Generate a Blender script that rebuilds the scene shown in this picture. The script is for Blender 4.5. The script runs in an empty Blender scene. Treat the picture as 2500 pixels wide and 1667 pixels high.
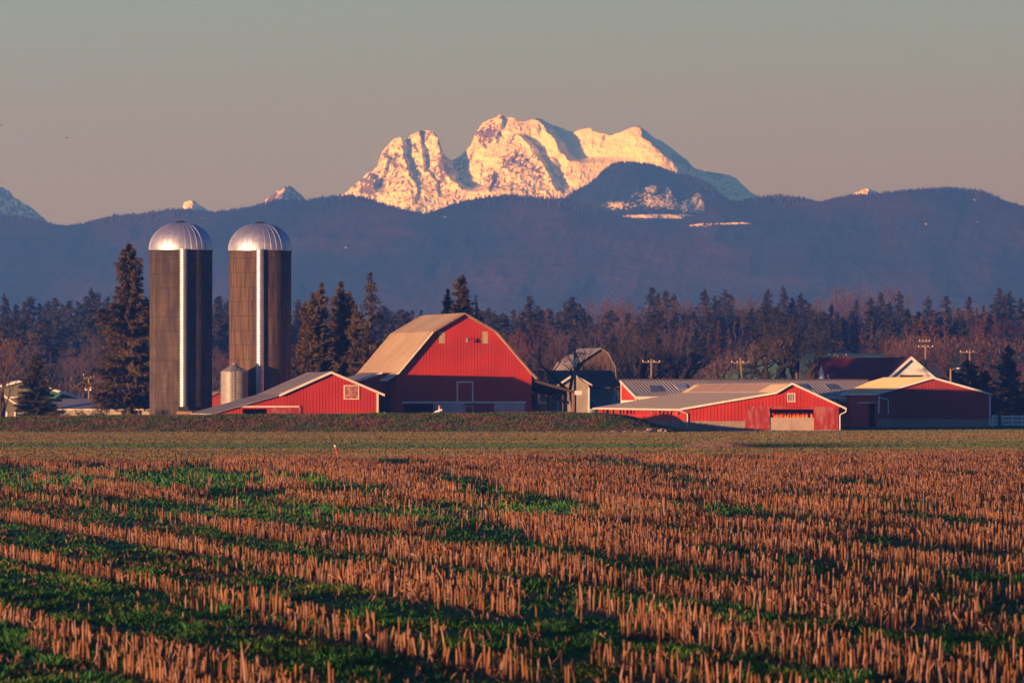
import bpy, math, random
import numpy as np
from mathutils import Vector
rad = math.radians
# ------------------------------------------------------------------ camera
F = 13889.0                      # focal length in pixels of the 2500 px wide photograph (200 mm lens)
CH = 3.03                        # camera height
PIT = math.atan((966 - 833.5) / F)
sc = bpy.context.scene
cd = bpy.data.cameras.new('camera'); cam = bpy.data.objects.new('camera', cd)
sc.collection.objects.link(cam); sc.camera = cam
cd.sensor_width = 36.0; cd.lens = 200.0; cd.clip_start = 1.0; cd.clip_end = 30000.0
cd.dof.use_dof = True; cd.dof.focus_distance = 480.0; cd.dof.aperture_fstop = 8.0
cam.location = (0, 0, CH); cam.rotation_euler = (rad(90) + PIT, 0, 0)
# ------------------------------------------------------------------ light
SUN_EL = 1.0; SUN_AZ = 45.5      # the sun stands behind the camera, to its left
SKY_STRENGTH = 0.15
w = bpy.data.worlds.new('World'); sc.world = w; w.use_nodes = True
nt = w.node_tree; nt.nodes.clear()
sky = nt.nodes.new('ShaderNodeTexSky'); sky.sky_type = 'NISHITA'; sky.sun_disc = False
sky.sun_elevation = rad(SUN_EL); sky.sun_rotation = rad(180 + SUN_AZ)
sky.air_density = 1.0; sky.dust_density = 1.0; sky.ozone_density = 5.5; sky.altitude = 50
bg = nt.nodes.new('ShaderNodeBackground'); bg.inputs['Strength'].default_value = SKY_STRENGTH
wo = nt.nodes.new('ShaderNodeOutputWorld')
# the pale pink and grey-green band that lies over the horizon opposite a setting sun, fading into the sky texture
tcw = nt.nodes.new('ShaderNodeTexCoord'); sep = nt.nodes.new('ShaderNodeSeparateXYZ'); nt.links.new(tcw.outputs['Generated'], sep.inputs[0])
rp_ = nt.nodes.new('ShaderNodeValToRGB'); mrz = nt.nodes.new('ShaderNodeMapRange'); mrz.inputs[2].default_value = 0.10
nt.links.new(sep.outputs['Z'], mrz.inputs[0]); nt.links.new(mrz.outputs[0], rp_.inputs[0])
BAND = [(0.0, (0.90, 0.76, 1.04)), (0.36, (0.90, 0.82, 1.12)), (0.50, (0.87, 0.92, 1.22)), (0.66, (0.78, 1.05, 1.34)), (1.0, (0.70, 1.04, 1.5))]
while len(rp_.color_ramp.elements) < len(BAND): rp_.color_ramp.elements.new(0.5)
for e_, (p_, c_) in zip(rp_.color_ramp.elements, BAND): e_.position = p_; e_.color = c_ + (1,)
m1 = nt.nodes.new('ShaderNodeMapRange'); m1.inputs[1].default_value = 0.085; m1.inputs[2].default_value = 0.22; m1.inputs[3].default_value = 1; m1.inputs[4].default_value = 0; m1.interpolation_type = 'SMOOTHSTEP'
m2 = nt.nodes.new('ShaderNodeMapRange'); m2.inputs[1].default_value = -0.5; m2.inputs[2].default_value = 0.5; m2.interpolation_type = 'SMOOTHSTEP'
mm_ = nt.nodes.new('ShaderNodeMath'); mm_.operation = 'MULTIPLY'; mx_ = nt.nodes.new('ShaderNodeMix'); mx_.data_type = 'RGBA'
nt.links.new(sep.outputs['Z'], m1.inputs[0]); nt.links.new(sep.outputs['Y'], m2.inputs[0]); nt.links.new(m1.outputs[0], mm_.inputs[0]); nt.links.new(m2.outputs[0], mm_.inputs[1])
nt.links.new(mm_.outputs[0], mx_.inputs[0]); nt.links.new(sky.outputs[0], mx_.inputs[6]); nt.links.new(rp_.outputs[0], mx_.inputs[7])
nt.links.new(mx_.outputs[2], bg.inputs['Color']); nt.links.new(bg.outputs[0], wo.inputs['Surface'])
sl = bpy.data.lights.new('sun', 'SUN'); sl.energy = 3.3; sl.angle = rad(0.5); sl.color = (1.0, 0.60, 0.37)
so = bpy.data.objects.new('sun', sl); sc.collection.objects.link(so)
_d = Vector((math.sin(rad(SUN_AZ)) * math.cos(rad(SUN_EL)), math.cos(rad(SUN_AZ)) * math.cos(rad(SUN_EL)), -math.sin(rad(SUN_EL))))
so.rotation_euler = _d.to_track_quat('-Z', 'Y').to_euler()
so.location = (-100, -100, 50)
sc.view_settings.view_transform = 'Standard'; sc.view_settings.look = 'None'
sc.view_settings.exposure = 1.5; sc.view_settings.gamma = 1.0
sc.render.engine = 'CYCLES'
sc.cycles.max_bounces = 6; sc.cycles.diffuse_bounces = 2; sc.cycles.glossy_bounces = 2
sc.cycles.volume_bounces = 2; sc.cycles.transparent_max_bounces = 4
sc.cycles.use_denoising = True
COL = sc.collection
# ------------------------------------------------------------------ helpers
def ray(px, py):
    u = (px - 1250) / F; v = (833.5 - py) / F
    c, s = math.cos(PIT), math.sin(PIT)
    return (u, c - v * s, s + v * c)
def at(px, py, D):
    r = ray(px, py); k = D / r[1]
    return (r[0] * k, D, CH + r[2] * k)
def atx(px, D): return at(px, 966, D)[0]
def tag(o, label=None, cat=None, group=None, kind=None):
    if label: o['label'] = label
    if cat: o['category'] = cat
    if group: o['group'] = group
    if kind: o['kind'] = kind
    return o
def link(o, parent=None):
    COL.objects.link(o)
    if parent is not None: o.parent = parent
    return o
def thing(name, loc, rot, label, cat, group=None):
    o = bpy.data.objects.new(name, None); COL.objects.link(o)
    o.empty_display_size = 0.3
    o.location = loc; o.rotation_euler = (0, 0, rot)
    return tag(o, label, cat, group)
def copy_tree(o, parent=None):
    c = o.copy(); COL.objects.link(c); c.parent = parent
    for ch in o.children: copy_tree(ch, c)
    return c
def mesh_np(name, V, Fc, mat, tint=None, smooth=False):
    """V (n,3), Fc (m,k) index array with k = 3 or 4"""
    me = bpy.data.meshes.new(name)
    V = np.asarray(V, np.float32); Fc = np.asarray(Fc, np.int32)
    m, k = Fc.shape
    me.vertices.add(len(V)); me.vertices.foreach_set('co', V.ravel())
    me.loops.add(m * k); me.loops.foreach_set('vertex_index', Fc.ravel())
    me.polygons.add(m); me.polygons.foreach_set('loop_start', np.arange(0, m * k, k, dtype=np.int32))
    me.polygons.foreach_set('loop_total', np.full(m, k, np.int32))
    if smooth: me.polygons.foreach_set('use_smooth', np.ones(m, bool))
    if tint is not None:
        a = me.attributes.new('tint', 'FLOAT', 'FACE'); a.data.foreach_set('value', np.asarray(tint, np.float32))
    for mm in (mat if isinstance(mat, (list, tuple)) else [mat]): me.materials.append(mm)
    me.update(calc_edges=True)
    return me
def soup(T):
    """T (n,3,3) triangles -> V, F"""
    T = np.asarray(T, np.float32)
    return T.reshape(-1, 3), np.arange(len(T) * 3, dtype=np.int32).reshape(-1, 3)
class MB:
    def __init__(s): s.v = []; s.f = []
    def add(s, vs, fs):
        n = len(s.v); s.v += [tuple(map(float, p)) for p in vs]; s.f += [tuple(i + n for i in f) for f in fs]; return s
    def box(s, x0, y0, z0, x1, y1, z1):
        x0, x1 = min(x0, x1), max(x0, x1); y0, y1 = min(y0, y1), max(y0, y1); z0, z1 = min(z0, z1), max(z0, z1)
        return s.add([(x0,y0,z0),(x1,y0,z0),(x1,y1,z0),(x0,y1,z0),(x0,y0,z1),(x1,y0,z1),(x1,y1,z1),(x0,y1,z1)],
              [(0,3,2,1),(4,5,6,7),(0,1,5,4),(1,2,6,5),(2,3,7,6),(3,0,4,7)])
    def slab(s, a, b, y0, y1, th):
        """plank whose top runs from a=(x,z) to b=(x,z), y0..y1, thickness th downwards"""
        (xa, za), (xb, zb) = a, b
        return s.add([(xa,y0,za),(xb,y0,zb),(xb,y1,zb),(xa,y1,za),(xa,y0,za-th),(xb,y0,zb-th),(xb,y1,zb-th),(xa,y1,za-th)],
              [(0,1,2,3),(4,7,6,5),(0,4,5,1),(1,5,6,2),(2,6,7,3),(3,7,4,0)])
    def prism(s, prof, y0, y1):
        n = len(prof)
        vs = [(x, y0, z) for x, z in prof] + [(x, y1, z) for x, z in prof]
        fs = [tuple(range(n)), tuple(range(2 * n - 1, n - 1, -1))] + [(i, n + i, n + (i + 1) % n, (i + 1) % n) for i in range(n)]
        return s.add(vs, fs)
    def tube(s, pts, rr, n=8, cap=True):
        pts = [Vector(p) for p in pts]; m = len(pts)
        if not isinstance(rr, (list, tuple)): rr = [rr] * m
        vs = []
        for i, p in enumerate(pts):
            t = (pts[min(i + 1, m - 1)] - pts[max(i - 1, 0)])
            t = t.normalized() if t.length > 1e-9 else Vector((0, 0, 1))
            a = Vector((1, 0, 0)) if abs(t.x) < 0.8 else Vector((0, 1, 0))
            u = t.cross(a).normalized(); v = t.cross(u)
            for k in range(n):
                an = 2 * math.pi * k / n
                vs.append(tuple(p + (u * math.cos(an) + v * math.sin(an)) * rr[i]))
        fs = [(i*n+k, i*n+(k+1)%n, (i+1)*n+(k+1)%n, (i+1)*n+k) for i in range(m-1) for k in range(n)]
        if cap: fs += [tuple(range(n-1, -1, -1)), tuple(range((m-1)*n, m*n))]
        return s.add(vs, fs)
    def lathe(s, prof, n=48, c=(0, 0)):
        vs = []; m = len(prof)
        for r, z in prof:
            for k in range(n):
                a = 2 * math.pi * k / n; vs.append((c[0] + r * math.cos(a), c[1] + r * math.sin(a), z))
        fs = [(i*n+k, i*n+(k+1)%n, (i+1)*n+(k+1)%n, (i+1)*n+k) for i in range(m-1) for k in range(n)]
        return s.add(vs, fs)
    def build(s, name, mat, parent=None, smooth=False, mat2=None, from2=0):
        me = bpy.data.meshes.new(name); me.from_pydata(s.v, [], s.f); me.materials.append(mat)
        if mat2 is not None:
            me.materials.append(mat2)
            for i_ in range(from2, len(s.f)): me.polygons[i_].material_index = 1
        if smooth:
            for p in me.polygons: p.use_smooth = True
        me.update()
        return link(bpy.data.objects.new(name, me), parent)
# ---- noise
def vnoise(x, y, seed=0):
    x = np.asarray(x, float); y = np.asarray(y, float)
    xi = np.floor(x).astype(np.int64); yi = np.floor(y).astype(np.int64)
    xf = x - xi; yf = y - yi; xf = xf*xf*(3-2*xf); yf = yf*yf*(3-2*yf)
    def h(a, b):
        n = (a * 374761393 + b * 668265263 + seed * 1442695041) & 0xffffffff
        n = ((n ^ (n >> 13)) * 1274126177) & 0xffffffff
        return ((n ^ (n >> 16)) & 0xffff) / 65535.0
    return (h(xi, yi)*(1-xf) + h(xi+1, yi)*xf)*(1-yf) + (h(xi, yi+1)*(1-xf) + h(xi+1, yi+1)*xf)*yf
def fbm(x, y, oc=5, seed=0, ridged=False):
    s = 0; a = 1; t = 0
    for o in range(oc):
        n = vnoise(np.asarray(x) * 2**o + 17.3*o, np.asarray(y) * 2**o + 9.1*o, seed + o)
        if ridged: n = 1 - np.abs(2*n - 1)
        s = s + a * n; t += a; a *= 0.5
    return s / t
def sstep(a, b, x):
    t = np.clip((np.asarray(x, float) - a) / (b - a), 0, 1); return t*t*(3-2*t)
# ---- materials
def M(name, c1, c2=None, scale=1.0, rough=0.85, metal=0.0, bump=0.0, st=(1,1,1), lo=0.4, hi=0.6, c3=None, scale3=8.0, f3=0.4, coord='Object', tint=None, spec=0.3, bscale=None, sub=0.0):
    m = bpy.data.materials.new(name); m.use_nodes = True
    n = m.node_tree.nodes; l = m.node_tree.links; b = n['Principled BSDF']
    b.inputs['Roughness'].default_value = rough; b.inputs['Metallic'].default_value = metal
    b.inputs['Specular IOR Level'].default_value = spec
    tc = n.new('ShaderNodeTexCoord'); mp = n.new('ShaderNodeMapping'); mp.inputs['Scale'].default_value = st
    if coord == 'World':
        g = n.new('ShaderNodeNewGeometry'); l.new(g.outputs['Position'], mp.inputs[0])
    else: l.new(tc.outputs[coord], mp.inputs[0])
    def noise(s, d=5):
        t = n.new('ShaderNodeTexNoise'); t.inputs['Scale'].default_value = s; t.inputs['Detail'].default_value = d
        l.new(mp.outputs[0], t.inputs['Vector']); return t
    def mix(fac, a, bb):
        x = n.new('ShaderNodeMix'); x.data_type = 'RGBA'
        if isinstance(fac, float): x.inputs[0].default_value = fac
        else: l.new(fac, x.inputs[0])
        for k, v in ((6, a), (7, bb)):
            if isinstance(v, tuple): x.inputs[k].default_value = v + (1,)
            else: l.new(v, x.inputs[k])
        return x.outputs[2]
    def rng(o, a, bb, ta=0.0, tb=1.0):
        r = n.new('ShaderNodeMapRange'); r.inputs[1].default_value = a; r.inputs[2].default_value = bb
        r.inputs[3].default_value = ta; r.inputs[4].default_value = tb; r.clamp = True
        l.new(o, r.inputs[0]); return r.outputs[0]
    if c2 is None: c2 = tuple(c * 0.75 for c in c1)
    col = mix(rng(noise(scale).outputs[0], lo, hi), c1, c2)
    if c3 is not None: col = mix(rng(noise(scale3, 3).outputs[0], 0.5, 0.75, 0, f3), col, c3)
    if tint:      # per-face random value: blends towards the given colour
        at_ = n.new('ShaderNodeAttribute'); at_.attribute_name = 'tint'
        col = mix(at_.outputs['Fac'], col, tint)
    l.new(col, b.inputs['Base Color'])
    if bump:
        bn = n.new('ShaderNodeBump'); bn.inputs['Strength'].default_value = bump; bn.inputs['Distance'].default_value = 0.05
        l.new(noise(bscale or scale * 6, 6).outputs[0], bn.inputs['Height']); l.new(bn.outputs[0], b.inputs['Normal'])
    m['x'] = 1
    return m
RED = M('red_siding', (0.46, 0.034, 0.012), (0.38, 0.026, 0.011), 0.35, 0.55, spec=0.35, c3=(0.34,0.05,0.035), scale3=1.3)
RED2 = M('dull_red_siding', (0.36, 0.05, 0.04), (0.28, 0.035, 0.03), 0.5, 0.7, st=(1,1,0.4))
WEATH = M('weathered_red', (0.30, 0.022, 0.018), (0.36, 0.12, 0.10), 2.2, 0.85, st=(1.6,1,0.4), lo=0.46, hi=0.62, c3=(0.25,0.02,0.02), scale3=3)
CREAM = M('cream_trim', (0.78, 0.70, 0.60), (0.66, 0.58, 0.48), 1.5, 0.6)
WHITE = M('white_paint', (0.80, 0.80, 0.78), (0.70, 0.70, 0.68), 1.5, 0.6)
CONC = M('concrete', (0.34, 0.27, 0.21), (0.26, 0.20, 0.16), 0.7, 0.9, bump=0.2, c3=(0.18,0.15,0.12), scale3=3)
CONCL = M('pale_concrete', (0.40, 0.30, 0.23), (0.32, 0.24, 0.19), 0.6, 0.9, bump=0.2, c3=(0.25,0.2,0.16), scale3=2.2)
SHING = M('tan_shingle', (0.45, 0.32, 0.20), (0.38, 0.26, 0.165), 0.25, 0.9, bump=0.25, bscale=14, c3=(0.30,0.22,0.15), scale3=1.2, f3=0.5)
TANR = M('tan_roof', (0.84, 0.61, 0.34), (0.76, 0.55, 0.31), 0.5, 0.8, bump=0.15, bscale=9, c3=(0.5,0.4,0.28), scale3=1.5)
TANR2 = M('pink_roof_panel', (0.42, 0.27, 0.19), (0.36, 0.23, 0.17), 0.6, 0.8, bump=0.15, bscale=9)
GALV = M('galvanised_roof', (0.42, 0.36, 0.30), (0.35, 0.31, 0.27), 0.35, 0.6, metal=0.0, st=(1,0.3,1), c3=(0.50,0.36,0.25), scale3=1.2)
GALV2 = M('grey_metal_roof', (0.25, 0.21, 0.21), (0.20, 0.17, 0.17), 0.5, 0.6, metal=0.0, c3=(0.3,0.22,0.18), scale3=2)
STEEL = M('galvanised_steel', (0.66, 0.64, 0.70), (0.56, 0.55, 0.60), 2.0, 0.50, metal=0.9, bump=0.05, bscale=3)
STEEL2 = M('dull_galvanised_steel', (0.30, 0.27, 0.26), (0.24, 0.22, 0.21), 2.0, 0.6, metal=0.25)
STAVE = M('silo_concrete', (0.098, 0.068, 0.048), (0.055, 0.040, 0.032), 0.9, 0.95, st=(2.2,2.2,0.35), bump=0.35, bscale=5, c3=(0.035,0.022,0.016), scale3=2.4, f3=0.9)
STAVE2 = M('stained_silo_concrete', (0.140, 0.082, 0.047), (0.075, 0.046, 0.030), 1.1, 0.95, st=(2.6,2.6,0.22), bump=0.35, bscale=5, c3=(0.030,0.02,0.015), scale3=2.0, f3=0.95)
OLDW = M('old_barn_wood', (0.17, 0.10, 0.065), (0.11, 0.07, 0.05), 2.0, 0.9, st=(1,1,0.2))
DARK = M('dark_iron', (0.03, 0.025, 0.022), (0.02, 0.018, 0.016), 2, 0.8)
BROWNR = M('brown_roof', (0.09, 0.055, 0.045), (0.07, 0.045, 0.04), 0.6, 0.9)
MAROON = M('maroon_roof', (0.24, 0.022, 0.028), (0.19, 0.017, 0.022), 0.6, 0.75)
WOOD = M('weathered_wood', (0.30, 0.19, 0.12), (0.22, 0.14, 0.09), 2.0, 0.9, st=(1,1,0.2))
POLE = M('pole_wood', (0.25, 0.16, 0.095), (0.18, 0.115, 0.07), 3.0, 0.9, st=(1,1,0.1))
SILAGE = M('silage', (0.42, 0.30, 0.17), (0.33, 0.24, 0.14), 3.0, 0.95, bump=0.5)
GREENW = M('green_siding', (0.16, 0.15, 0.09), (0.13, 0.125, 0.08), 1.0, 0.8)
TEALW = M('teal_siding', (0.05, 0.16, 0.12), (0.04, 0.13, 0.10), 1.0, 0.8)
BEIGEW = M('beige_siding', (0.40, 0.34, 0.26), (0.33, 0.28, 0.22), 0.8, 0.8)
LILAC = M('pale_metal_roof', (0.34, 0.30, 0.33), (0.29, 0.26, 0.28), 0.6, 0.6)
BLUEW = M('blue_siding', (0.10, 0.22, 0.26), (0.08, 0.18, 0.22), 1, 0.8)
BLUEP = M('blue_plastic', (0.10, 0.32, 0.45), (0.08, 0.26, 0.38), 1, 0.5)
ORANGE = M('orange_plastic', (0.80, 0.20, 0.02), (0.65, 0.14, 0.015), 3, 0.6)
GLASS = M('window_glass', (0.05, 0.06, 0.07), None, 1, 0.15, spec=0.5)
PANEL = M('translucent_panel', (0.62, 0.52, 0.33), (0.50, 0.42, 0.26), 2.0, 0.6, st=(4,1,0.2))
SKYL = M('skylight_panel', (0.16, 0.17, 0.20), (0.13, 0.14, 0.17), 2.0, 0.4)
SKYL2 = M('pale_skylight_panel', (0.40, 0.42, 0.46), (0.34, 0.35, 0.39), 2.0, 0.4)
BARK = M('bark', (0.075, 0.048, 0.032), (0.05, 0.034, 0.024), 3, 0.95, st=(1,1,0.3))
BARKD = M('dark_bark', (0.035, 0.028, 0.022), (0.025, 0.02, 0.016), 3, 0.95, st=(1,1,0.3))
SPRUCE = M('spruce_needles', (0.040, 0.036, 0.012), (0.055, 0.042, 0.014), 0.5, 0.9, tint=(0.10, 0.055, 0.020), spec=0.1)
CEDAR = M('cedar_needles', (0.048, 0.036, 0.008), (0.070, 0.046, 0.010), 0.4, 0.9, tint=(0.11, 0.062, 0.014), spec=0.1)
DARKN = M('dark_needles', (0.022, 0.028, 0.016), (0.032, 0.032, 0.016), 0.5, 0.9, tint=(0.05, 0.036, 0.016), spec=0.1)
FIRN = M('fir_needles', (0.018, 0.024, 0.020), (0.026, 0.026, 0.022), 0.3, 0.9, tint=(0.05, 0.038, 0.028), spec=0.1)
LARCH = M('brown_needles', (0.075, 0.036, 0.022), (0.055, 0.028, 0.02), 0.3, 0.9, tint=(0.13, 0.058, 0.034), spec=0.1)
TWIG = M('pink_twigs', (0.080, 0.050, 0.040), (0.060, 0.038, 0.034), 0.3, 0.95, tint=(0.14, 0.085, 0.065), spec=0.1)
TWIGR = M('red_twigs', (0.10, 0.030, 0.022), (0.075, 0.026, 0.02), 0.3, 0.95, tint=(0.15, 0.055, 0.038), spec=0.1)
TWIGD = M('dark_twigs', (0.035, 0.025, 0.018), (0.028, 0.02, 0.016), 0.3, 0.95, tint=(0.05, 0.036, 0.025), spec=0.1)
HAZE_D = 0.00029; HAZE_C = (0.12, 0.36, 1.0); HAZE_G = 0.45
# ================================================================== TERRAIN
def hill(x, y):
    x = np.asarray(x, float); y = np.asarray(y, float)
    r = 3.0 + 6.5 * sstep(22, 42, x)
    return sstep(715, 880, y) * r + sstep(880, 1400, y) * 7.0
GROUNDM = M('pasture_grass', (0.115, 0.085, 0.035), (0.075, 0.075, 0.030), 0.05, 0.95, st=(0.35, 1.6, 1), bump=0.6, bscale=2.5, c3=(0.15, 0.10, 0.05), scale3=0.12, f3=0.7, coord='World')
FIELDM = M('field_soil_and_weeds', (0.050, 0.125, 0.030), (0.065, 0.050, 0.024), 0.25, 0.95, bump=0.5, bscale=3, c3=(0.03, 0.055, 0.012), scale3=0.8, coord='World')
def sheet(name, xs, ys, zf, mat, kind='structure', smooth=True):
    X, Y = np.meshgrid(xs, ys); Z = zf(X, Y)
    V = np.stack([X, Y, Z], -1).reshape(-1, 3); nx, ny = len(xs), len(ys)
    i = (np.arange(ny-1)[:, None] * nx + np.arange(nx-1)).ravel()
    o = bpy.data.objects.new(name, mesh_np(name, V, np.stack([i, i+1, i+nx+1, i+nx], -1), mat, smooth=smooth))
    return tag(link(o), kind=kind)
xs = np.unique(np.concatenate([np.linspace(-870, -150, 14), np.linspace(-150, 150, 61), np.linspace(150, 870, 14)]))
ys = np.unique(np.concatenate([np.linspace(-50, 700, 40), np.linspace(700, 1400, 60), np.linspace(1400, 9200, 12)]))
sheet('ground', xs, ys, hill, GROUNDM)
def edge_y(x): return 269 + np.asarray(x, float) * 0.72      # far edge of the stubble
def field_z(x, y):
    return 0.03 + 0.05 * fbm(np.asarray(x) / 3.0, np.asarray(y) / 9.0, 3, 5)
xs = np.linspace(-60, 60, 161); ys = np.linspace(20, 302, 300)
o = sheet('stubble_field', xs, ys, lambda x, y: np.where(y < edge_y(x) + 1.5, field_z(x, y), -0.06) + 0.004, FIELDM)

# ---- haze: even air around camera and everything
HZ = bpy.data.materials.new('haze'); HZ.use_nodes = True
HZ.node_tree.nodes.clear()
pv = HZ.node_tree.nodes.new('ShaderNodeVolumePrincipled'); mo = HZ.node_tree.nodes.new('ShaderNodeOutputMaterial')
HZ.node_tree.links.new(pv.outputs[0], mo.inputs['Volume'])
pv.inputs['Density'].default_value = HAZE_D; pv.inputs['Color'].default_value = HAZE_C + (1,)
pv.inputs['Absorption Color'].default_value = (1, 1, 1, 1); pv.inputs['Anisotropy'].default_value = HAZE_G
tag(MB().box(-900, -60, -1.5, 900, 9300, 460).build('haze', HZ), kind='stuff', label='pale blue evening haze over the whole valley')

# ================================================================== MOUNTAINS
def interp(pts, x):
    p = np.array(pts, float); return np.interp(x, p[:, 0], p[:, 1])
def seg_s(px, py, line):
    """signed distance (positive to the right) from a polyline running downwards, plus an end fade"""
    p = np.array(line, float)
    xr = np.interp(py, p[:, 1], p[:, 0]); s = px - xr
    fade = sstep(p[0, 1] - 4, p[0, 1] + 8, py) * (1 - sstep(p[-1, 1] - 18, p[-1, 1] + 4, py))
    return s, fade
def massif(name, ridge, D0, x0, x1, nx, ybot, nz, depthf, mat, lean=1.0, rnoise=2.0, attr=None, rsm=0):
    X = np.linspace(x0, x1, nx); R = interp(ridge, X)
    if rsm: R = np.convolve(np.pad(R, rsm, 'edge'), np.ones(2*rsm+1)/(2*rsm+1), 'valid')
    RN = rnoise * (fbm(X / 9.0, X * 0, 4, 3) - 0.5) * 2
    t = np.linspace(0, 1, nz)[:, None]
    PX = np.repeat(X[None], nz, 0); PY = R[None] + (ybot - R[None]) * t
    m = D0 / F
    Wz = CH + (966 - PY - RN[None] * np.exp(-(PY - R[None]) / 5.0)) * m; Wx = (PX - 1250) * m
    Y = D0 - (PY - (np.convolve(np.pad(R, 60, 'edge'), np.ones(121)/121, 'valid') if nx > 300 else R)[None]) * m * lean + depthf(PX, PY, R[None]) * m
    V = [np.stack([Wx, Y, Wz], -1)]
    back = np.stack([Wx[0], Y[0] + 350, np.zeros(nx)], -1)[None]
    foot = np.stack([Wx[-1], Y[-1] - 30, np.zeros(nx)], -1)[None]
    V = np.concatenate([back, V[0], foot], 0); ny = V.shape[0]
    V = V.reshape(-1, 3)
    i = (np.arange(ny-1)[:, None] * nx + np.arange(nx-1)).ravel()
    me = mesh_np(name, V, np.stack([i, i+nx, i+nx+1, i+1], -1), mat, smooth=True)
    if attr is not None:
        A = np.concatenate([np.zeros((1, nx)), attr(PX, PY, R[None]), np.zeros((1, nx))], 0).ravel()
        a = me.attributes.new('mask', 'FLOAT', 'POINT'); a.data.foreach_set('value', A.astype(np.float32))
    return tag(link(bpy.data.objects.new(name, me)), kind='structure')
def mountain_mat(name, base, base2, patch, scale, st, lo, hi, bump=0.4, rough=0.8, nscale=None):
    """base with a second material showing in noise patches where the 'mask' attribute is high"""
    m = bpy.data.materials.new(name); m.use_nodes = True; n = m.node_tree.nodes; l = m.node_tree.links
    b = n['Principled BSDF']; b.inputs['Roughness'].default_value = rough; b.inputs['Specular IOR Level'].default_value = 0.1
    g = n.new('ShaderNodeNewGeometry'); mp = n.new('ShaderNodeMapping'); mp.inputs['Scale'].default_value = st
    l.new(g.outputs['Position'], mp.inputs[0])
    t = n.new('ShaderNodeTexNoise'); t.inputs['Scale'].default_value = scale; t.inputs['Detail'].default_value = 7; t.inputs['Roughness'].default_value = 0.62
    t2 = n.new('ShaderNodeTexNoise'); t2.inputs['Scale'].default_value = nscale or scale * 0.3; t2.inputs['Detail'].default_value = 5
    l.new(mp.outputs[0], t.inputs['Vector']); l.new(mp.outputs[0], t2.inputs['Vector'])
    a = n.new('ShaderNodeAttribute'); a.attribute_name = 'mask'
    add = n.new('ShaderNodeMath'); add.operation = 'ADD'; l.new(t.outputs[0], add.inputs[0]); l.new(a.outputs['Fac'], add.inputs[1])
    r = n.new('ShaderNodeMapRange'); r.inputs[1].default_value = lo; r.inputs[2].default_value = hi; l.new(add.outputs[0], r.inputs[0])
    x = n.new('ShaderNodeMix'); x.data_type = 'RGBA'; x.inputs[6].default_value = base + (1,); x.inputs[7].default_value = base2 + (1,)
    r2 = n.new('ShaderNodeMapRange'); r2.inputs[1].default_value = 0.4; r2.inputs[2].default_value = 0.6; l.new(t2.outputs[0], r2.inputs[0]); l.new(r2.outputs[0], x.inputs[0])
    y = n.new('ShaderNodeMix'); y.data_type = 'RGBA'; l.new(r.outputs[0], y.inputs[0]); l.new(x.outputs[2], y.inputs[6]); y.inputs[7].default_value = patch + (1,)
    l.new(y.outputs[2], b.inputs['Base Color'])
    bn = n.new('ShaderNodeBump'); bn.inputs['Strength'].default_value = bump; bn.inputs['Distance'].default_value = 3.0
    l.new(t.outputs[0], bn.inputs['Height']); l.new(bn.outputs[0], b.inputs['Normal'])
    return m
SNOW = mountain_mat('snow_and_rock', (0.95, 0.94, 0.93), (0.90, 0.89, 0.88), (0.15, 0.11, 0.14), 0.17, (1, 1, 0.8), 0.94, 1.03, 0.5)
main_ridge = [(800,492),(842,471),(855,460),(880,440),(893,425),(910,418),(922,402),(933,370),(948,350),(960,338),(978,334),(984,347),(992,340),(1000,331),(1015,322),(1030,316),(1053,317),(1065,327),(1073,345),(1080,370),(1090,385),(1100,390),(1110,385),(1125,377),(1140,365),(1150,352),(1155,335),(1165,315),(1180,298),(1200,289),(1215,281),(1225,276),(1232,286),(1255,287),(1263,294),(1285,296),(1305,290),(1313,286),(1325,290),(1345,300),(1365,308),(1390,318),(1402,321),(1420,314),(1440,311),(1448,320),(1470,326),(1490,332),(1520,322),(1545,310),(1561,306),(1575,318),(1600,335),(1620,343),(1640,355),(1660,370),(1680,385),(1695,403),(1700,408),(1740,412),(1790,420),(1805,428),(1820,445),(1840,462),(1865,480),(1900,500)]
SAW = [  # ridge line, depth (px), width, reach
    ([(978,333),(984,365),(995,400),(1003,440)], 34, 12, 26),
    ([(1026,316),(1031,350),(1036,390),(1037,425)], 18, 7, 14),
    ([(940,362),(947,395),(940,430),(920,455)], 16, 8, 22),
    ([(1062,322),(1076,360),(1086,400),(1100,440),(1130,470)], 85, 26, 70),
    ([(1308,289),(1330,310),(1346,335),(1366,365),(1392,398)], 66, 30, 48),
    ([(1262,328),(1285,345),(1305,372),(1325,405),(1345,440),(1360,475)], 40, 16, 22),
    ([(1340,385),(1356,410),(1362,440),(1368,470)], 20, 8, 16),
    ([(1561,306),(1566,335),(1596,362),(1625,385),(1648,410),(1662,450),(1680,560)], 190, 90, 900),
    ([(1232,286),(1222,310),(1214,335),(1206,360)], 14, 9, 22),
    ([(1163,385),(1175,410),(1172,440)], 10, 6, 16),
    ([(1208,420),(1204,450),(1196,480)], 14, 6, 16),
    ([(1010,430),(1017,460),(1022,500)], 10, 6, 16),
    ([(1048,420),(1066,450),(1072,490)], 12, 6, 18),
    ([(1470,326),(1466,345),(1458,362)], 10, 8, 22),
    ([(905,425),(915,450),(922,475)], 30, 14, 26),
]
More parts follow.
